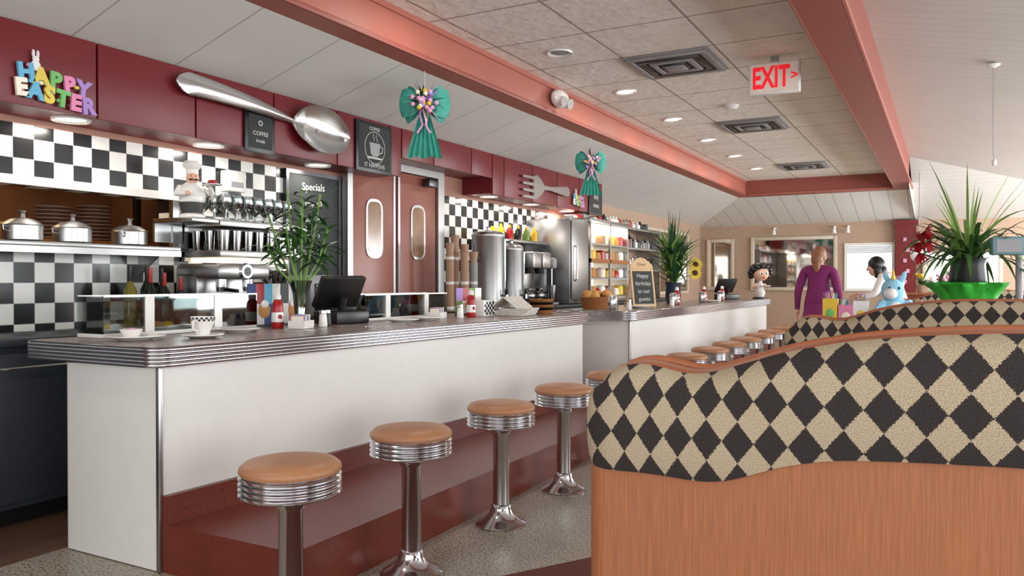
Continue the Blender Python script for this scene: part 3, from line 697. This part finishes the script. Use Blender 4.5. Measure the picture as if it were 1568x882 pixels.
sc=m.mesh(); put('sugar_packet_caddy',sc,(-3.2,3.38,Z),.3); put('sugar_packet_caddy',sc,(-3.2,4.75,Z),.2)
m=M('lucky_bamboo_vase'); m.lathe([(0,0),(.045,0),(.05,.01),(.03,.06),(.045,.2),(.07,.27),(.067,.27),(.04,.19),(.025,.06),(.04,.015),(0,.015)],WATER,seg=20)
for i in range(10):
    a=2*pi*i/10+R.uniform(-.3,.3); q0=R.uniform(.4,1.); tx,ty=.17*math.cos(a)*q0,.24*math.sin(a)*q0; h=R.uniform(.48,.84)
    P=[(0.01*math.cos(a),.01*math.sin(a),.02),(tx*.2,ty*.2,.25),(tx*.7,ty*.7,h*.7),(tx,ty,h)]; m.tube(P,.006,GRNL,6)
    for k in range(22):
        t=R.uniform(.35,1); q=Vector(P[1]).lerp(Vector(P[3]),t); b=R.uniform(0,2*pi); m.leaf(q,(math.cos(b),math.sin(b),R.uniform(-.1,.9)),R.uniform(.1,.19),.03,R.uniform(.3,1.2),(GRN,GRN2,GRN)[k%3],5)
m.done((-3.34,3.52,Z),ang=1.)
def card(name,loc,rz,cols,w=.2,h=.16):
    m=M(name); m.box(-.012,.012,-w/2,w/2,0,.012,BLACK); 
    n=len(cols)
    for i in range(n):
        for j in range(2): m.box(-.002,.004,-w/2+i*w/n,-w/2+(i+1)*w/n,.012+j*h/2,.012+(j+1)*h/2,cols[(i+j*2)%n])
    m.ell((.006,0,h*.4),(.004,w*.18,h*.2),BREAD,12,8); m.ell((.008,0,h*.55),(.004,w*.12,h*.1),PORC,12,8)
    m.done(loc,rz)
card('table_menu_card',(-3.53,3.42,Z),-.2,[PAS[0],PORC,mk('navy',(40,60,120),.5),RED],.22,.24); card('table_menu_card',(-3.54,3.66,Z),-.2,[PORC,PAS[3],BLACK],.16,.24)
card('table_menu_card',(-3.3,5.34,Z),-.3,[GRNL,PORC,PAS[4],RED],.26,.2)
m=M('pos_register'); m.box(-.12,.12,-.13,.13,0,.08,BLACK,.01); m.tube([(0,0,.08),(-.02,0,.16)],.025,BLACK); 
m.X=Matrix.Translation((.02,0,.2))@Matrix.Rotation(-.5,4,'Y'); m.box(-.02,.02,-.17,.17,-.11,.11,BLACK,.01); m.box(.02,.023,-.15,.15,-.09,.09,mk('screen_dark',(30,34,40),.15)); m.X=Matrix.Identity(4)
pr_=m.mesh()
put('pos_register',pr_,(-3.38,3.93,Z),2.95); put('pos_register',pr_,(-2.75,11.45,Z),2.6)
m=M('checkered_napkin_box'); m.box(-.06,.06,-.08,.08,0,.12,PORC,.004)
for i in range(6):
    for j in range(5):
        if (i+j)%2: m.box(.06,.062,-.072+i*.024,-.048+i*.024,.01+j*.02,.03+j*.02,BLACK)
m.done((-3.12,5.25,Z))
m=M('folded_newspapers')
for i in range(4):
    m.X=Matrix.Translation((-2.98+.01*i,5.5+.01*i,Z+i*.014))@Matrix.Rotation(.1+.05*i,4,'Z'); m.box(-.13,.13,-.15,.15,0,.013,PAPER,.004)
m.X=Matrix.Translation((-3.0,5.5,Z+.056))
m.prism([(-.12,0),(0,.09),(.12,0),(.112,0),(0,.082),(-.112,0)],lambda a,b,h:(a,h,b),-.14,.14,PAPER)
m.X=Matrix.Identity(4); m.done()
m=M('stacked_wicker_trays')
for k in range(5): m.lathe([(0,0),(.1,0),(.13,.03),(.125,.03),(.095,.008),(0,.008)],(WICK,BLACK)[k%2],(0,0,k*.022),20,rx=.8,ry=1.)
m.done((-2.93,5.88,Z))
# ------------------------------------------------------------------ coffee station
m=M('paper_cup_stacks')
for x,y,h in((-4.1,6.3,.5),(-4.0,6.4,.44),(-4.14,6.45,.58),(-4.0,6.56,.42),(-4.14,6.62,.5)):
    k=0; z=.93
    while z<.93+h: m.lathe([(.038,0),(.044,.028),(.041,.028)],(KRAFT,GREY)[y>6.5] if k%9 else PORC,(x,y,z),14); z+=.026; k+=1
    m.lathe([(.0,0),(.033,0),(.045,.1),(.048,.103),(.045,.106)],KRAFT,(x,y,z),14)
m.done()
def urn(name,loc,r,h):
    m=M(name); m.lathe([(0,0),(r,0),(r,.03),(r*.92,.035),(r*.92,.06),(r,.065),(r,h-.06),(r*1.03,h-.05),(r*1.03,h-.03),(r*.9,h),(r*.3,h+.02),(.02,h+.025),(.02,h+.045),(.03,h+.055),(0,h+.06)],[STEEL]*9+[CHROME]*5,seg=32)
    m.tube([(r,0,.13),(r+.05,0,.13),(r+.05,0,.09)],.014,CHROME); m.box(r+.035,r+.065,-.008,.008,.14,.19,BLACK,.004); m.tube([(r+.012,0.03,.15),(r+.012,.03,h-.08)],.008,GLASS2,8)
    for s in(-1,1): m.tube([(0,s*r,h*.7),(0,s*(r+.04),h*.7),(0,s*(r+.04),h*.62),(0,s*r,h*.62)],.007,BLACK,6)
    m.done(loc)
urn('coffee_urn',(-4.15,7.1,.92),.17,.78); urn('coffee_urn',(-4.12,7.54,.92),.13,.66)
m=M('coffee_brewer'); m.box(-.2,.2,-.1,.1,0,.05,BLACK,.01); m.box(-.2,-.06,-.1,.1,.05,.6,STEEL,.01); m.box(-.2,.18,-.1,.1,.42,.6,STEEL,.015); m.lathe([(0,0),(.07,0),(.055,.06),(0,.06)],BLACK,(.07,0,.36),18)
m.lathe([(0,0),(.06,0),(.075,.04),(.06,.12),(.045,.14),(.042,.14),(.055,.12),(0,.01)],SMOKE,(.07,0,.055),18); m.tube([(.14,0,.15),(.19,0,.14),(.19,0,.09),(.14,0,.08)],.01,BLACK); br=m.mesh()
put('coffee_brewer',br,(-4.15,7.88,.92)); put('coffee_brewer',br,(-4.15,8.12,.92))
m=M('milkshake_mixer'); m.box(-.1,.1,-.1,.1,0,.03,GREY,.01); m.box(-.09,-.03,-.04,.04,.03,.5,GREY,.015); m.box(-.1,.1,-.06,.06,.42,.55,GREY,.03); m.tube([(.05,0,.42),(.05,0,.2)],.006,CHROME); m.lathe([(0,0),(.035,0),(.05,.17),(.047,.17),(0,.01)],CHROME,(.05,0,.06),18); m.done((-4.1,8.4,.92))
m=M('condiment_shelf'); m.box(-4.49,-4.2,7.4,8.58,1.63,1.66,STEEL,.004)
for y in(7.42,8.5): m.prism([(0,0),(.25,0),(0,-.18)],lambda a,b,h:(-4.495+a,y+h,1.63+b),0,.012,STEEL)
m.done()
m=M('syrup_bottles')
for i in range(11):
    c=(YEL,YEL,OIL,RED,YEL,BLACK,YEL,GRNL,RED,YEL,RED)[i]; y=7.48+i*.1
    m.lathe([(0,0),(.038,0),(.038,.1),(.018,.13),(.014,.16),(.0,.17)],[c]*3+[YEL if i%2 else BLACK]*2,(-4.32+.05*(i%2),y,1.661),12)
m.done()
m=M('stainless_refrigerator'); m.box(-4.49,-3.92,8.62,9.15,.925,1.94,STEEL,.01); m.box(-3.92,-3.895,8.64,9.13,.98,1.92,STEEL,.008); m.tube([(-3.895,8.7,1.2),(-3.86,8.7,1.22),(-3.86,8.7,1.6),(-3.895,8.7,1.62)],.01,CHROME)
for k in range(5): m.box(-3.895,-3.89,8.75,9.05,.94+k*.008,.944+k*.008,BLACK)
m.done()
e=M('pie_display_cooler')
e.box(-4.49,-4.44,9.2,10.6,.925,1.98,EMC); e.box(-4.49,-3.92,10.57,10.6,.925,1.98,STEEL); e.box(-4.49,-3.9,9.2,10.6,1.92,1.99,STEEL,.01); e.box(-4.49,-3.9,9.2,10.6,.925,1.0,STEEL,.01)
for z0,z1 in((.98,1.95),): e.box(-3.93,-3.9,9.2,9.23,z0,z1,STEEL); e.box(-3.93,-3.9,9.87,9.9,z0,z1,STEEL)
e.box(-4.44,-3.93,9.23,10.57,1.885,1.9,EMW)
for z in(1.22,1.45,1.66): e.box(-4.44,-3.92,9.2,10.57,z,z+.015,STEEL)
e.box(-3.93,-3.9,9.2,10.6,1.43,1.48,WICK)
for z in(1.0,1.235,1.465,1.675):
    for i in range(8):
        y=9.3+i*.165; c=(PAS[5],BREAD,RED,YEL,KRAFT,PORC,BREAD)[(i*3+int(z*10))%7]
        e.lathe([(0,0),(.05,0),(.075,.01),(.075,.07+.04*(i%2)),(.06,.1+.03*(i%2)),(0,.11+.03*(i%2))],[PORC,PORC,c,c,c],(-4.02,y,z),14)
e.done()
m=M('back_bar_shelf'); 
for z in(1.35,1.68,1.98): m.box(-4.63,-4.2,10.7,12.9,z,z+.03,STEEL,.003)
for y in(10.7,12.86): m.box(-4.63,-4.2,y,y+.03,.92,2.0,STEEL)
for z in(1.38,1.71,2.01):
    for i in range(17):
        y=10.82+i*.12; c=(PORC,GREY,WINE,KRAFT,RED,PORC,GREY,BLACK)[R.randrange(8)]; h=R.uniform(.1,.22 if z<2 else .16)
        m.lathe([(0,0),(.045,0),(.045,h*.7),(.02,h*.85),(.02,h),(0,h)],c,(-4.38,y,z),12)
m.done()
m=M('cooler_top_boxes')
for i in range(8): y=9.27+i*.165; m.box(-4.3,-4.16,y,y+.13,1.991,2.04+.02*(i%3),(PORC,RED,GREY,KRAFT)[i%4],.006)
m.done()
# ------------------------------------------------------------------ counter 2 goods
m=M('bread_basket'); m.lathe([(0,0),(.16,0),(.19,.1),(.2,.11),(.19,.115),(.155,.012),(0,.012)],WICK,seg=28,rx=.85,ry=1.2)
for k in range(16): m.ell((R.uniform(-.1,.1),R.uniform(-.17,.17),.11+R.uniform(0,.04)),(.05,.06,.035),BREAD,10,7)
for k in range(3): m.tube([((.165+.008*k)*math.cos(t*.4)*.87,(.165+.008*k)*math.sin(t*.4)*1.2,.03+.025*k) for t in range(17)],.006,WICK,5)
m.done((-2.98,7.22,Z),ang=.9)
m=M('chalkboard_sign'); m.X=Matrix.Rotation(-.15,4,'Y'); WF=mk('sign_wood',(200,164,118),.5)
m.box(-.012,0,-.15,.15,0,.4,WF); m.box(0,.004,-.125,.125,.03,.37,CHALK); pts=[(-.15,.4),(.15,.4),(.14,.44),(.09,.475),(.06,.5),(0,.515),(-.06,.5),(-.09,.475),(-.14,.44)]
m.prism(pts,lambda a,b,h:(h,a,b),-.012,.004,WF)
for i,t in enumerate(('Happy','birthday','to our','guests')): m.text(t,.06,frameX(0,.32-.08*i,.005),CHALKW,.0005)
m.text('Diner',.05,frameX(0,.44,.005),MAROON,.0005)
m.X=Matrix.Identity(4); m.tube([(-.06,-.12,.39),(-.17,-.13,.003)],.008,WF,6); m.tube([(-.06,.12,.39),(-.17,.13,.003)],.008,WF,6)
m.done((-2.72,7.85,Z+.002),-.55)
m=M('sunflower_arrangement'); m.lathe([(0,0),(.07,0),(.09,.04),(.085,.2),(.1,.25),(.095,.25),(0,.22)],mk('blue_vase',(44,54,74),.25),seg=20)
for k in range(170):
    a=R.uniform(0,2*pi); z=R.uniform(.22,.55); m.leaf((R.uniform(-.04,.04),R.uniform(-.04,.04),z),(math.cos(a),math.sin(a),R.uniform(.3,3.)),R.uniform(.25,.55),.04,R.uniform(.3,1.3),(GRN,GRN2,GRNL)[k%3],5)
for k in range(14):
    m.leaf((0,0,.3),(R.uniform(-.15,.15),R.uniform(-.15,.15),1),R.uniform(.6,.85),.02,.1,GRN2,4)
SCORE=mk('sunflower_core',(60,36,18),.9)
for c in((.24,.06,.36),(.22,.16,.46)):
    o=m.X; m.X=Matrix.Translation(c)@Matrix.Rotation(-.9,4,'Z')@Matrix.Rotation(1.35,4,'Y')@Matrix.Scale(.85,4)
    m.lathe([(0,.02),(.035,.015),(.04,0)],SCORE,seg=14)
    for q in range(16):
        a=2*pi*q/16; m.leaf((.035*math.cos(a),.035*math.sin(a),0),(math.cos(a),math.sin(a),.15),.07,.026,.1,YEL,3)
    m.X=o
m.done((-2.78,9.0,Z),ang=1.)
m=M('cartoon_waitress_figurine')
m.lathe([(0,0),(.11,0),(.11,.02),(.06,.03),(.08,.1),(.05,.16),(.06,.21),(.03,.25),(.024,.3)],[BLACK]*3+[PORC]*5,seg=20)
m.ell((.02,0,.37),(.115,.12,.105),SKIN,18,12)
m.ell((-.03,0,.42),(.135,.16,.12),HAIRK,18,12,Matrix.Rotation(-.35,3,'Y'))
for a in range(9):
    t=-2.1+a*.525; m.ell((-.0+.05*math.cos(t),.15*math.sin(t),.39+.1*math.cos(t)),(.05,.045,.045),HAIRK,10,7)
for s in(-1,1): m.ell((.118,s*.042,.38),(.014,.026,.032),PORC,10,7); m.ell((.13,s*.038,.377),(.007,.012,.016),BLACK,8,6); m.tube([(0.,s*.06,.22),(.02,s*.12,.16),(.09,s*.08,.18)],[.022,.018,.014],SKIN)
m.ell((.12,0,.315),(.01,.024,.009),RED,10,6); m.ell((.134,0,.35),(.008,.008,.008),SKIN,8,6)
m.lathe([(0,0),(.08,.002),(.08,.008),(0,.006)],STEEL,(.11,.03,.19),16)
m.done((-2.44,12.2,Z),-.9)
NH=M('napkin_holder'); NH.box(-.04,.04,-.05,.05,0,.13,CHROME,.01); NH.box(-.03,.03,-.04,.04,.13,.135,PORC); nm=NH.mesh()
for x,y in((-2.62,8.5),(-2.6,9.6),(-2.6,10.5),(-2.7,6.9)): put('napkin_holder',nm,(x,y,Z),.2)
for y in(8.62,9.75,10.65): ketchup((-2.62,y,Z))
for y in(8.38,10.4,7.05): shaker((-2.6,y,Z))
plate('dinner_plate',.11,(-2.65,7.5,Z)); plate('dinner_plate',.11,(-2.62,10.05,Z))

# ------------------------------------------------------------------ right-hand side
m=M('planter_divider_wall'); m.box(-.3,1.4,5.12,5.5,.005,1.0,LAMO); m.box(-.33,1.43,5.09,5.53,1.0,1.03,CTOP,.006); m.done()
m=M('potted_plant')
m.lathe([(0,.02),(.09,.02),(.11,.06),(.09,.26),(.1,.3),(.095,.3),(.0,.27)],BLACK,seg=24)
m.lathe([(0,0),(.11,0),(.13,.04),(.15,.08),(.17,.12),(.2,.15),(.19,.16),(.12,.1),(.1,.08)],FOIL,seg=48,mod=lambda a,i:1+(.18 if i>3 else .06)*math.sin(a*9+i)*math.cos(a*4))
for k in range(95):
    a=R.uniform(0,2*pi); m.leaf((R.uniform(-.04,.04),R.uniform(-.04,.04),.27),(math.cos(a),math.sin(a),R.uniform(.7,2.4)),R.uniform(.35,.62),.028,R.uniform(1.2,2.5),(GRN,GRN2,GRN,GRNL)[k%4],9)
for k in range(16):
    m.leaf((0,0,.27),(R.uniform(-.5,.5),R.uniform(-.5,.5),1),R.uniform(.45,.7),.014,.6,GRNL,6)
REDF=mk('red_flower',(176,24,40),.6,var=.2,vs=20)
for c in((-.22,-.1,.46),(-.25,-.12,.33),(-.24,0,.4),(-.2,-.15,.4)):
    m.tube([(0,0,.27),(c[0]*.6,c[1]*.6,c[2]*.9),c],.005,GRN2,5)
    for q in range(22):
        a=R.uniform(0,2*pi); m.leaf(c,(math.cos(a),R.uniform(-1,.3),math.sin(a)),.075,.03,.5,REDF,4)
m.done((.11,5.34,1.031),ang=1.)
m=M('payment_terminal_stand'); TB=mk('teal_box',(110,150,158),.4)
m.lathe([(0,0),(.05,0),(.05,.012),(.02,.02),(.018,.03),(.018,.32),(0,.32)],GREY,seg=18)
m.X=Matrix.Translation((-.02,0,.36)); m.box(-.12,.12,-.04,.04,-.05,.05,TB,.012); m.box(-.1,.02,-.043,-.04,-.035,.035,GREY); m.box(.04,.1,-.043,-.04,-.03,.03,BLACK); m.X=Matrix.Identity(4)
m.done((.35,5.15,1.031),.2)
m=M('hanging_wire_hook'); m.lathe([(0,0),(.05,0),(.05,-.01),(.01,-.03),(0,-.03)],PORC,seg=16); m.tube([(0,0,-.02),(0,0,-.7),(.01,0,-.78)],.003,GREY,5); m.ell((.01,0,-.8),(.02,.02,.03),PORC,8,6); m.done((.33,7.6,2.965))
m=M('globe_pendant_lamp'); m.tube([(0,0,0),(0,0,1.2)],.006,GREY,6); m.ell((0,0,-.1),(.13,.13,.13),mk('globe_white',(235,235,235),.4,emit=.15),18,12); m.lathe([(0,.05),(.04,.03),(.05,0),(0,0)],GREY,(0,0,0),12); m.done((-.38,14.2,1.72))
m=M('red_half_wall'); RB=mk('red_brown_panel',(120,52,42),.5); m.box(-.65,1.6,12.6,12.75,.005,1.0,RB); m.box(-.68,1.63,12.57,12.78,1.0,1.03,WICK,.006); m.done()
for x,c in((-.3,YEL),(-.05,PAS[3]),(.25,RED)):
    m=M('potted_flowers'); m.lathe([(0,0),(.06,0),(.08,.11),(.072,.11),(0,.1)],KRAFT,seg=18)
    for k in range(26):
        a=R.uniform(0,2*pi); m.leaf((0,0,.1),(math.cos(a),math.sin(a),R.uniform(.4,2)),R.uniform(.1,.2),.03,.8,GRN,4)
    for k in range(9): a=R.uniform(0,2*pi); r=R.uniform(0,.1); m.ell((r*math.cos(a),r*math.sin(a),.22+R.uniform(-.03,.04)),(.025,.025,.02),c,8,6)
    m.done((x,12.67,1.031),ang=1.)
m=M('easter_gift_bag')
for x,c,h in((-.14,YEL,.28),(0.0,PAS[3],.22),(.13,WHITEP,.26)):
    m.prism([(x-.065,-.06),(x+.065,-.06),(x+.065,.06),(x-.065,.06)],lambda a,b,h_:(a,b,h_),0,h,c)
    m.tube([(x-.03,-.06,h),(x-.03,-.06,h+.06),(x+.03,-.06,h+.06),(x+.03,-.06,h)],.004,PAS[4],5)
    for k in range(8): m.leaf((x+R.uniform(-.05,.05),R.uniform(-.04,.04),h-.02),(R.uniform(-1,1),R.uniform(-1,1),2),.09,.03,.3,PAS[k%6],3)
    m.ell((x,-.061,h*.5),(.04,.005,.045),PAS[(int(h*50))%6],10,7)
m.done((-.83,8.15,.751))
m=M('plush_unicorn')
m.ell((0,0,.15),(.14,.12,.15),BLUEP,16,10); m.ell((.0,-.06,.15),(.09,.08,.11),WHITEP,14,9)
m.ell((-.02,-.02,.36),(.1,.1,.11),BLUEP,16,10); m.ell((-.05,-.11,.33),(.06,.07,.05),WHITEP,12,8)
for s in(-1,1):
    m.ell((s*.07,0,.48),(.025,.02,.06),BLUEP,10,8,Matrix.Rotation(s*.3,3,'Y')); m.tube([(s*.1,-.03,.24),(s*.16,-.1,.17),(s*.17,-.14,.1)],[.045,.04,.045],BLUEP)
    m.tube([(s*.08,-.05,.06),(s*.12,-.12,.055),(s*.13,-.18,.06)],[.055,.05,.05],BLUEP); m.ell((s*.13,-.2,.055),(.05,.02,.05),WHITEP,10,7); m.ell((-.02+s*.04,-.11,.38),(.012,.01,.014),BLACK,8,6)
m.lathe([(.02,0),(.012,.05),(0,.11)],YEL,(-.02,-.05,.46),10)
for k in range(8): m.ell((.04+.02*(k%2),.06,.46-.04*k),(.035,.035,.035),(PINK,WHITEP,PAS[4])[k%3],8,6)
m.tube([(.12,.08,.1),(.2,.1,.16),(.25,.08,.26)],[.03,.04,.02],PINK)
m.done((-.42,8.2,.752),.2)
plate('dinner_plate',.12,(.2,2.8,.751))

# ------------------------------------------------------------------ people
def person(name,loc,rz,J,top,bottom,hair,hairfn):
    root=empty(name,loc,rz)
    names=list(J['pts'].keys()); me=bpy.data.meshes.new(name+'_skel')
    me.from_pydata([J['pts'][k][0] for k in names],[(names.index(a),names.index(b)) for a,b in J['edges']],[])
    ob=bpy.data.objects.new('skel',me); bpy.context.scene.collection.objects.link(ob)
    ob.modifiers.new('Skin','SKIN'); ob.modifiers['Skin'].use_smooth_shade=True
    sv=me.skin_vertices[0].data
    for i,k in enumerate(names):
        r=J['pts'][k][1]; sv[i].radius=r if isinstance(r,tuple) else (r,r); sv[i].use_root=(k=='pelvis')
    ss=ob.modifiers.new('Sub','SUBSURF'); ss.levels=2; ss.render_levels=2
    bpy.context.view_layer.update(); dg=bpy.context.evaluated_depsgraph_get()
    bm_=bpy.data.meshes.new_from_object(ob.evaluated_get(dg)); bpy.data.objects.remove(ob)
    for mt in(top,bottom,SKIN,BLACK): bm_.materials.append(mt)
    wr=[Vector(J['pts'][k][0]) for k in('wristL','wristR')]; hd=[Vector(J['pts'][k][0]) for k in('handL','handR')]; nk=Vector(J['pts']['neck'][0])
    for p in bm_.polygons:
        c=p.center; k=0; p.use_smooth=True
        if c.z<.09: k=3
        elif c.z<.8 and min((c-w).length for w in hd+wr)>.16: k=1
        if min((c-h_).length for h_ in hd)<.075: k=2
        if c.z>nk.z-.0: k=2
        p.material_index=k
    put('body',bm_,(0,0,0),0,root)
    m=M('hands')
    for sd,w,h in((-1,wr[0],hd[0]),(1,wr[1],hd[1])):
        d=(h-w).normalized(); side=Vector((0,1,0)); side=(side-d*side.dot(d)).normalized()
        for k,(o,Ln) in enumerate(((-.03,.062),(-.01,.075),(.01,.078),(.03,.07))):
            b=h+side*o; m.tube([b,b+d*(.03+Ln*.4),b+d*(.03+Ln*.75)-Vector((sd*.012,0,0)),b+d*(.03+Ln)-Vector((sd*.03,0,0))],[.0095,.009,.0085,.006],SKIN,7)
        b=w+d*.03; m.tube([b+side*.02,b+side*.045+d*.03,b+side*.05+d*.06],[.012,.0105,.008],SKIN,7)
    m.done(parent=root)
    hp=Vector(J['pts']['head'][0])
    m=M('head'); m.X=Matrix.Translation(hp)@Matrix.Rotation(J.get('yaw',0),4,'Z')@Matrix.Rotation(J.get('tilt',0),4,'Y')@Matrix.Rotation(J.get('nod',0),4,'X')
    m.ell((0,.0,.0),(.074,.092,.112),SKIN,20,14); m.ell((0,.03,-.06),(.05,.055,.05),SKIN,14,10); m.ell((0,.098,-.012),(.013,.018,.022),SKIN,10,8)
    for s in(-1,1):
        m.ell((s*.03,.082,.008),(.015,.01,.009),PORC,10,7); m.ell((s*.03,.09,.008),(.007,.005,.007),BLACK,8,6); m.ell((s*.03,.086,.028),(.018,.006,.004),hair,8,6); m.ell((s*.076,-.0,-.01),(.01,.02,.03),SKIN,10,7)
    m.ell((0,.085,-.05),(.024,.01,.007),RED,10,6); hairfn(m); m.done(parent=root)
    return root
P={'pelvis':((0,0,.93),(.165,.12)),'waist':((0,0,1.06),(.15,.105)),'chest':((0,.0,1.22),(.16,.11)),'upch':((0,-.0,1.32),(.11,.085)),'neck':((0,0,1.39),.05),'headb':((0,.005,1.45),.052),'head':((0,.01,1.495),.07),
 'shL':((-.165,0,1.325),.064),'elL':((-.235,-.03,1.07),.05),'wristL':((-.26,.03,.86),.032),'handL':((-.262,.045,.79),(.022,.04)),
 'shR':((.165,0,1.325),.064),'elR':((.235,-.05,1.07),.05),'wristR':((.235,.09,.9),.032),'handR':((.23,.13,.84),(.022,.04)),
 'hipL':((-.09,0,.84),.1),'knL':((-.1,.02,.47),.065),'anL':((-.11,-.02,.08),.042),'toL':((-.12,.13,.04),.038),
 'hipR':((.09,0,.84),.1),'knR':((.1,.05,.47),.065),'anR':((.1,.07,.08),.042),'toR':((.11,.22,.04),.038)}
E=[('pelvis','waist'),('waist','chest'),('chest','upch'),('upch','neck'),('neck','headb'),('headb','head'),('upch','shL'),('shL','elL'),('elL','wristL'),('wristL','handL'),('upch','shR'),('shR','elR'),('elR','wristR'),('wristR','handR'),
 ('pelvis','hipL'),('hipL','knL'),('knL','anL'),('anL','toL'),('pelvis','hipR'),('hipR','knR'),('knR','anR'),('anR','toR')]
def hair1(m):
    m.ell((0,-.022,.018),(.088,.1,.11),HAIRB,18,12); m.ell((0,-.075,-.045),(.07,.06,.1),HAIRB,14,10); m.ell((.01,-.095,-.12),(.045,.035,.09),HAIRB,12,8)
w=person('woman_in_purple',(-1.35,10.2,0),-.12,{'pts':P,'edges':E,'tilt':.08,'nod':-.1},PURP,TROU,HAIRB,hair1)
m=M('tunic_hem'); m.lathe([(.155,.2),(.18,.1),(.205,0),(.2,0),(.17,.1)],PURP,(0,0,.72),28,rx=1.0,ry=.78,mod=lambda a,i:1+.03*math.sin(a*7)); m.done(parent=w)
P2={k:v for k,v in P.items()}
def sh(k,dx,dy,dz):
    c,r=P2[k]; P2[k]=((c[0]+dx,c[1]+dy,c[2]+dz),r)
for k,dy,dz in(('waist',.04,-.01),('chest',.13,-.05),('upch',.19,-.08),('neck',.23,-.1),('headb',.26,-.11),('head',.29,-.12),('shL',.19,-.08),('shR',.19,-.08),('elL',.3,-.03),('elR',.3,-.03),('wristL',.4,.12),('wristR',.4,.1),('handL',.44,.17),('handR',.42,.15)): sh(k,0,dy,dz)
def hair2(m):
    m.ell((0,-.02,.025),(.092,.105,.115),HAIRK,18,12); m.ell((0,-.07,-.07),(.085,.06,.1),HAIRK,14,10)
    for s in(-1,1): m.ell((s*.075,-.01,-.06),(.025,.05,.09),HAIRK,12,8)
person('woman_with_black_hair',(-.5,11.2,0),1.5,{'pts':P2,'edges':E,'nod':-.2,'yaw':.3},WSH,TROU,HAIRK,hair2)

# ------------------------------------------------------------------ light & camera
W=bpy.data.worlds.new('World'); bpy.context.scene.world=W; W.use_nodes=True
bg=W.node_tree.nodes['Background']; bg.inputs[0].default_value=(.94,.97,1,1); bg.inputs[1].default_value=2.6
def area(name,loc,rot,sx,sy,e,col=(.95,.985,1)):
    l=bpy.data.lights.new(name,'AREA'); l.shape='RECTANGLE'; l.size=sx; l.size_y=sy; l.energy=e; l.color=col
    o=bpy.data.objects.new(name,l); bpy.context.scene.collection.objects.link(o); o.location=loc; o.rotation_euler=rot
for i,(y,e_) in enumerate(((0.,75),(5.,105),(10.,185),(14.6,270))): area('window_daylight',(3.55,y,1.5),(0,pi/2,0),1.5,3.6,e_)
area('window_daylight_near',(0,-2.45,1.5),(pi/2,0,0),6.,1.5,80)
sc_=bpy.context.scene
sc_.view_settings.view_transform='Standard'; sc_.view_settings.exposure=0
cam=bpy.data.cameras.new('camera'); co=bpy.data.objects.new('camera',cam); sc_.collection.objects.link(co); sc_.camera=co
cam.sensor_width=36; cam.lens=28.0; cam.clip_start=.05
co.location=(0,0,H); co.rotation_euler=(pi/2-math.radians(.52),0,math.radians(28.6))
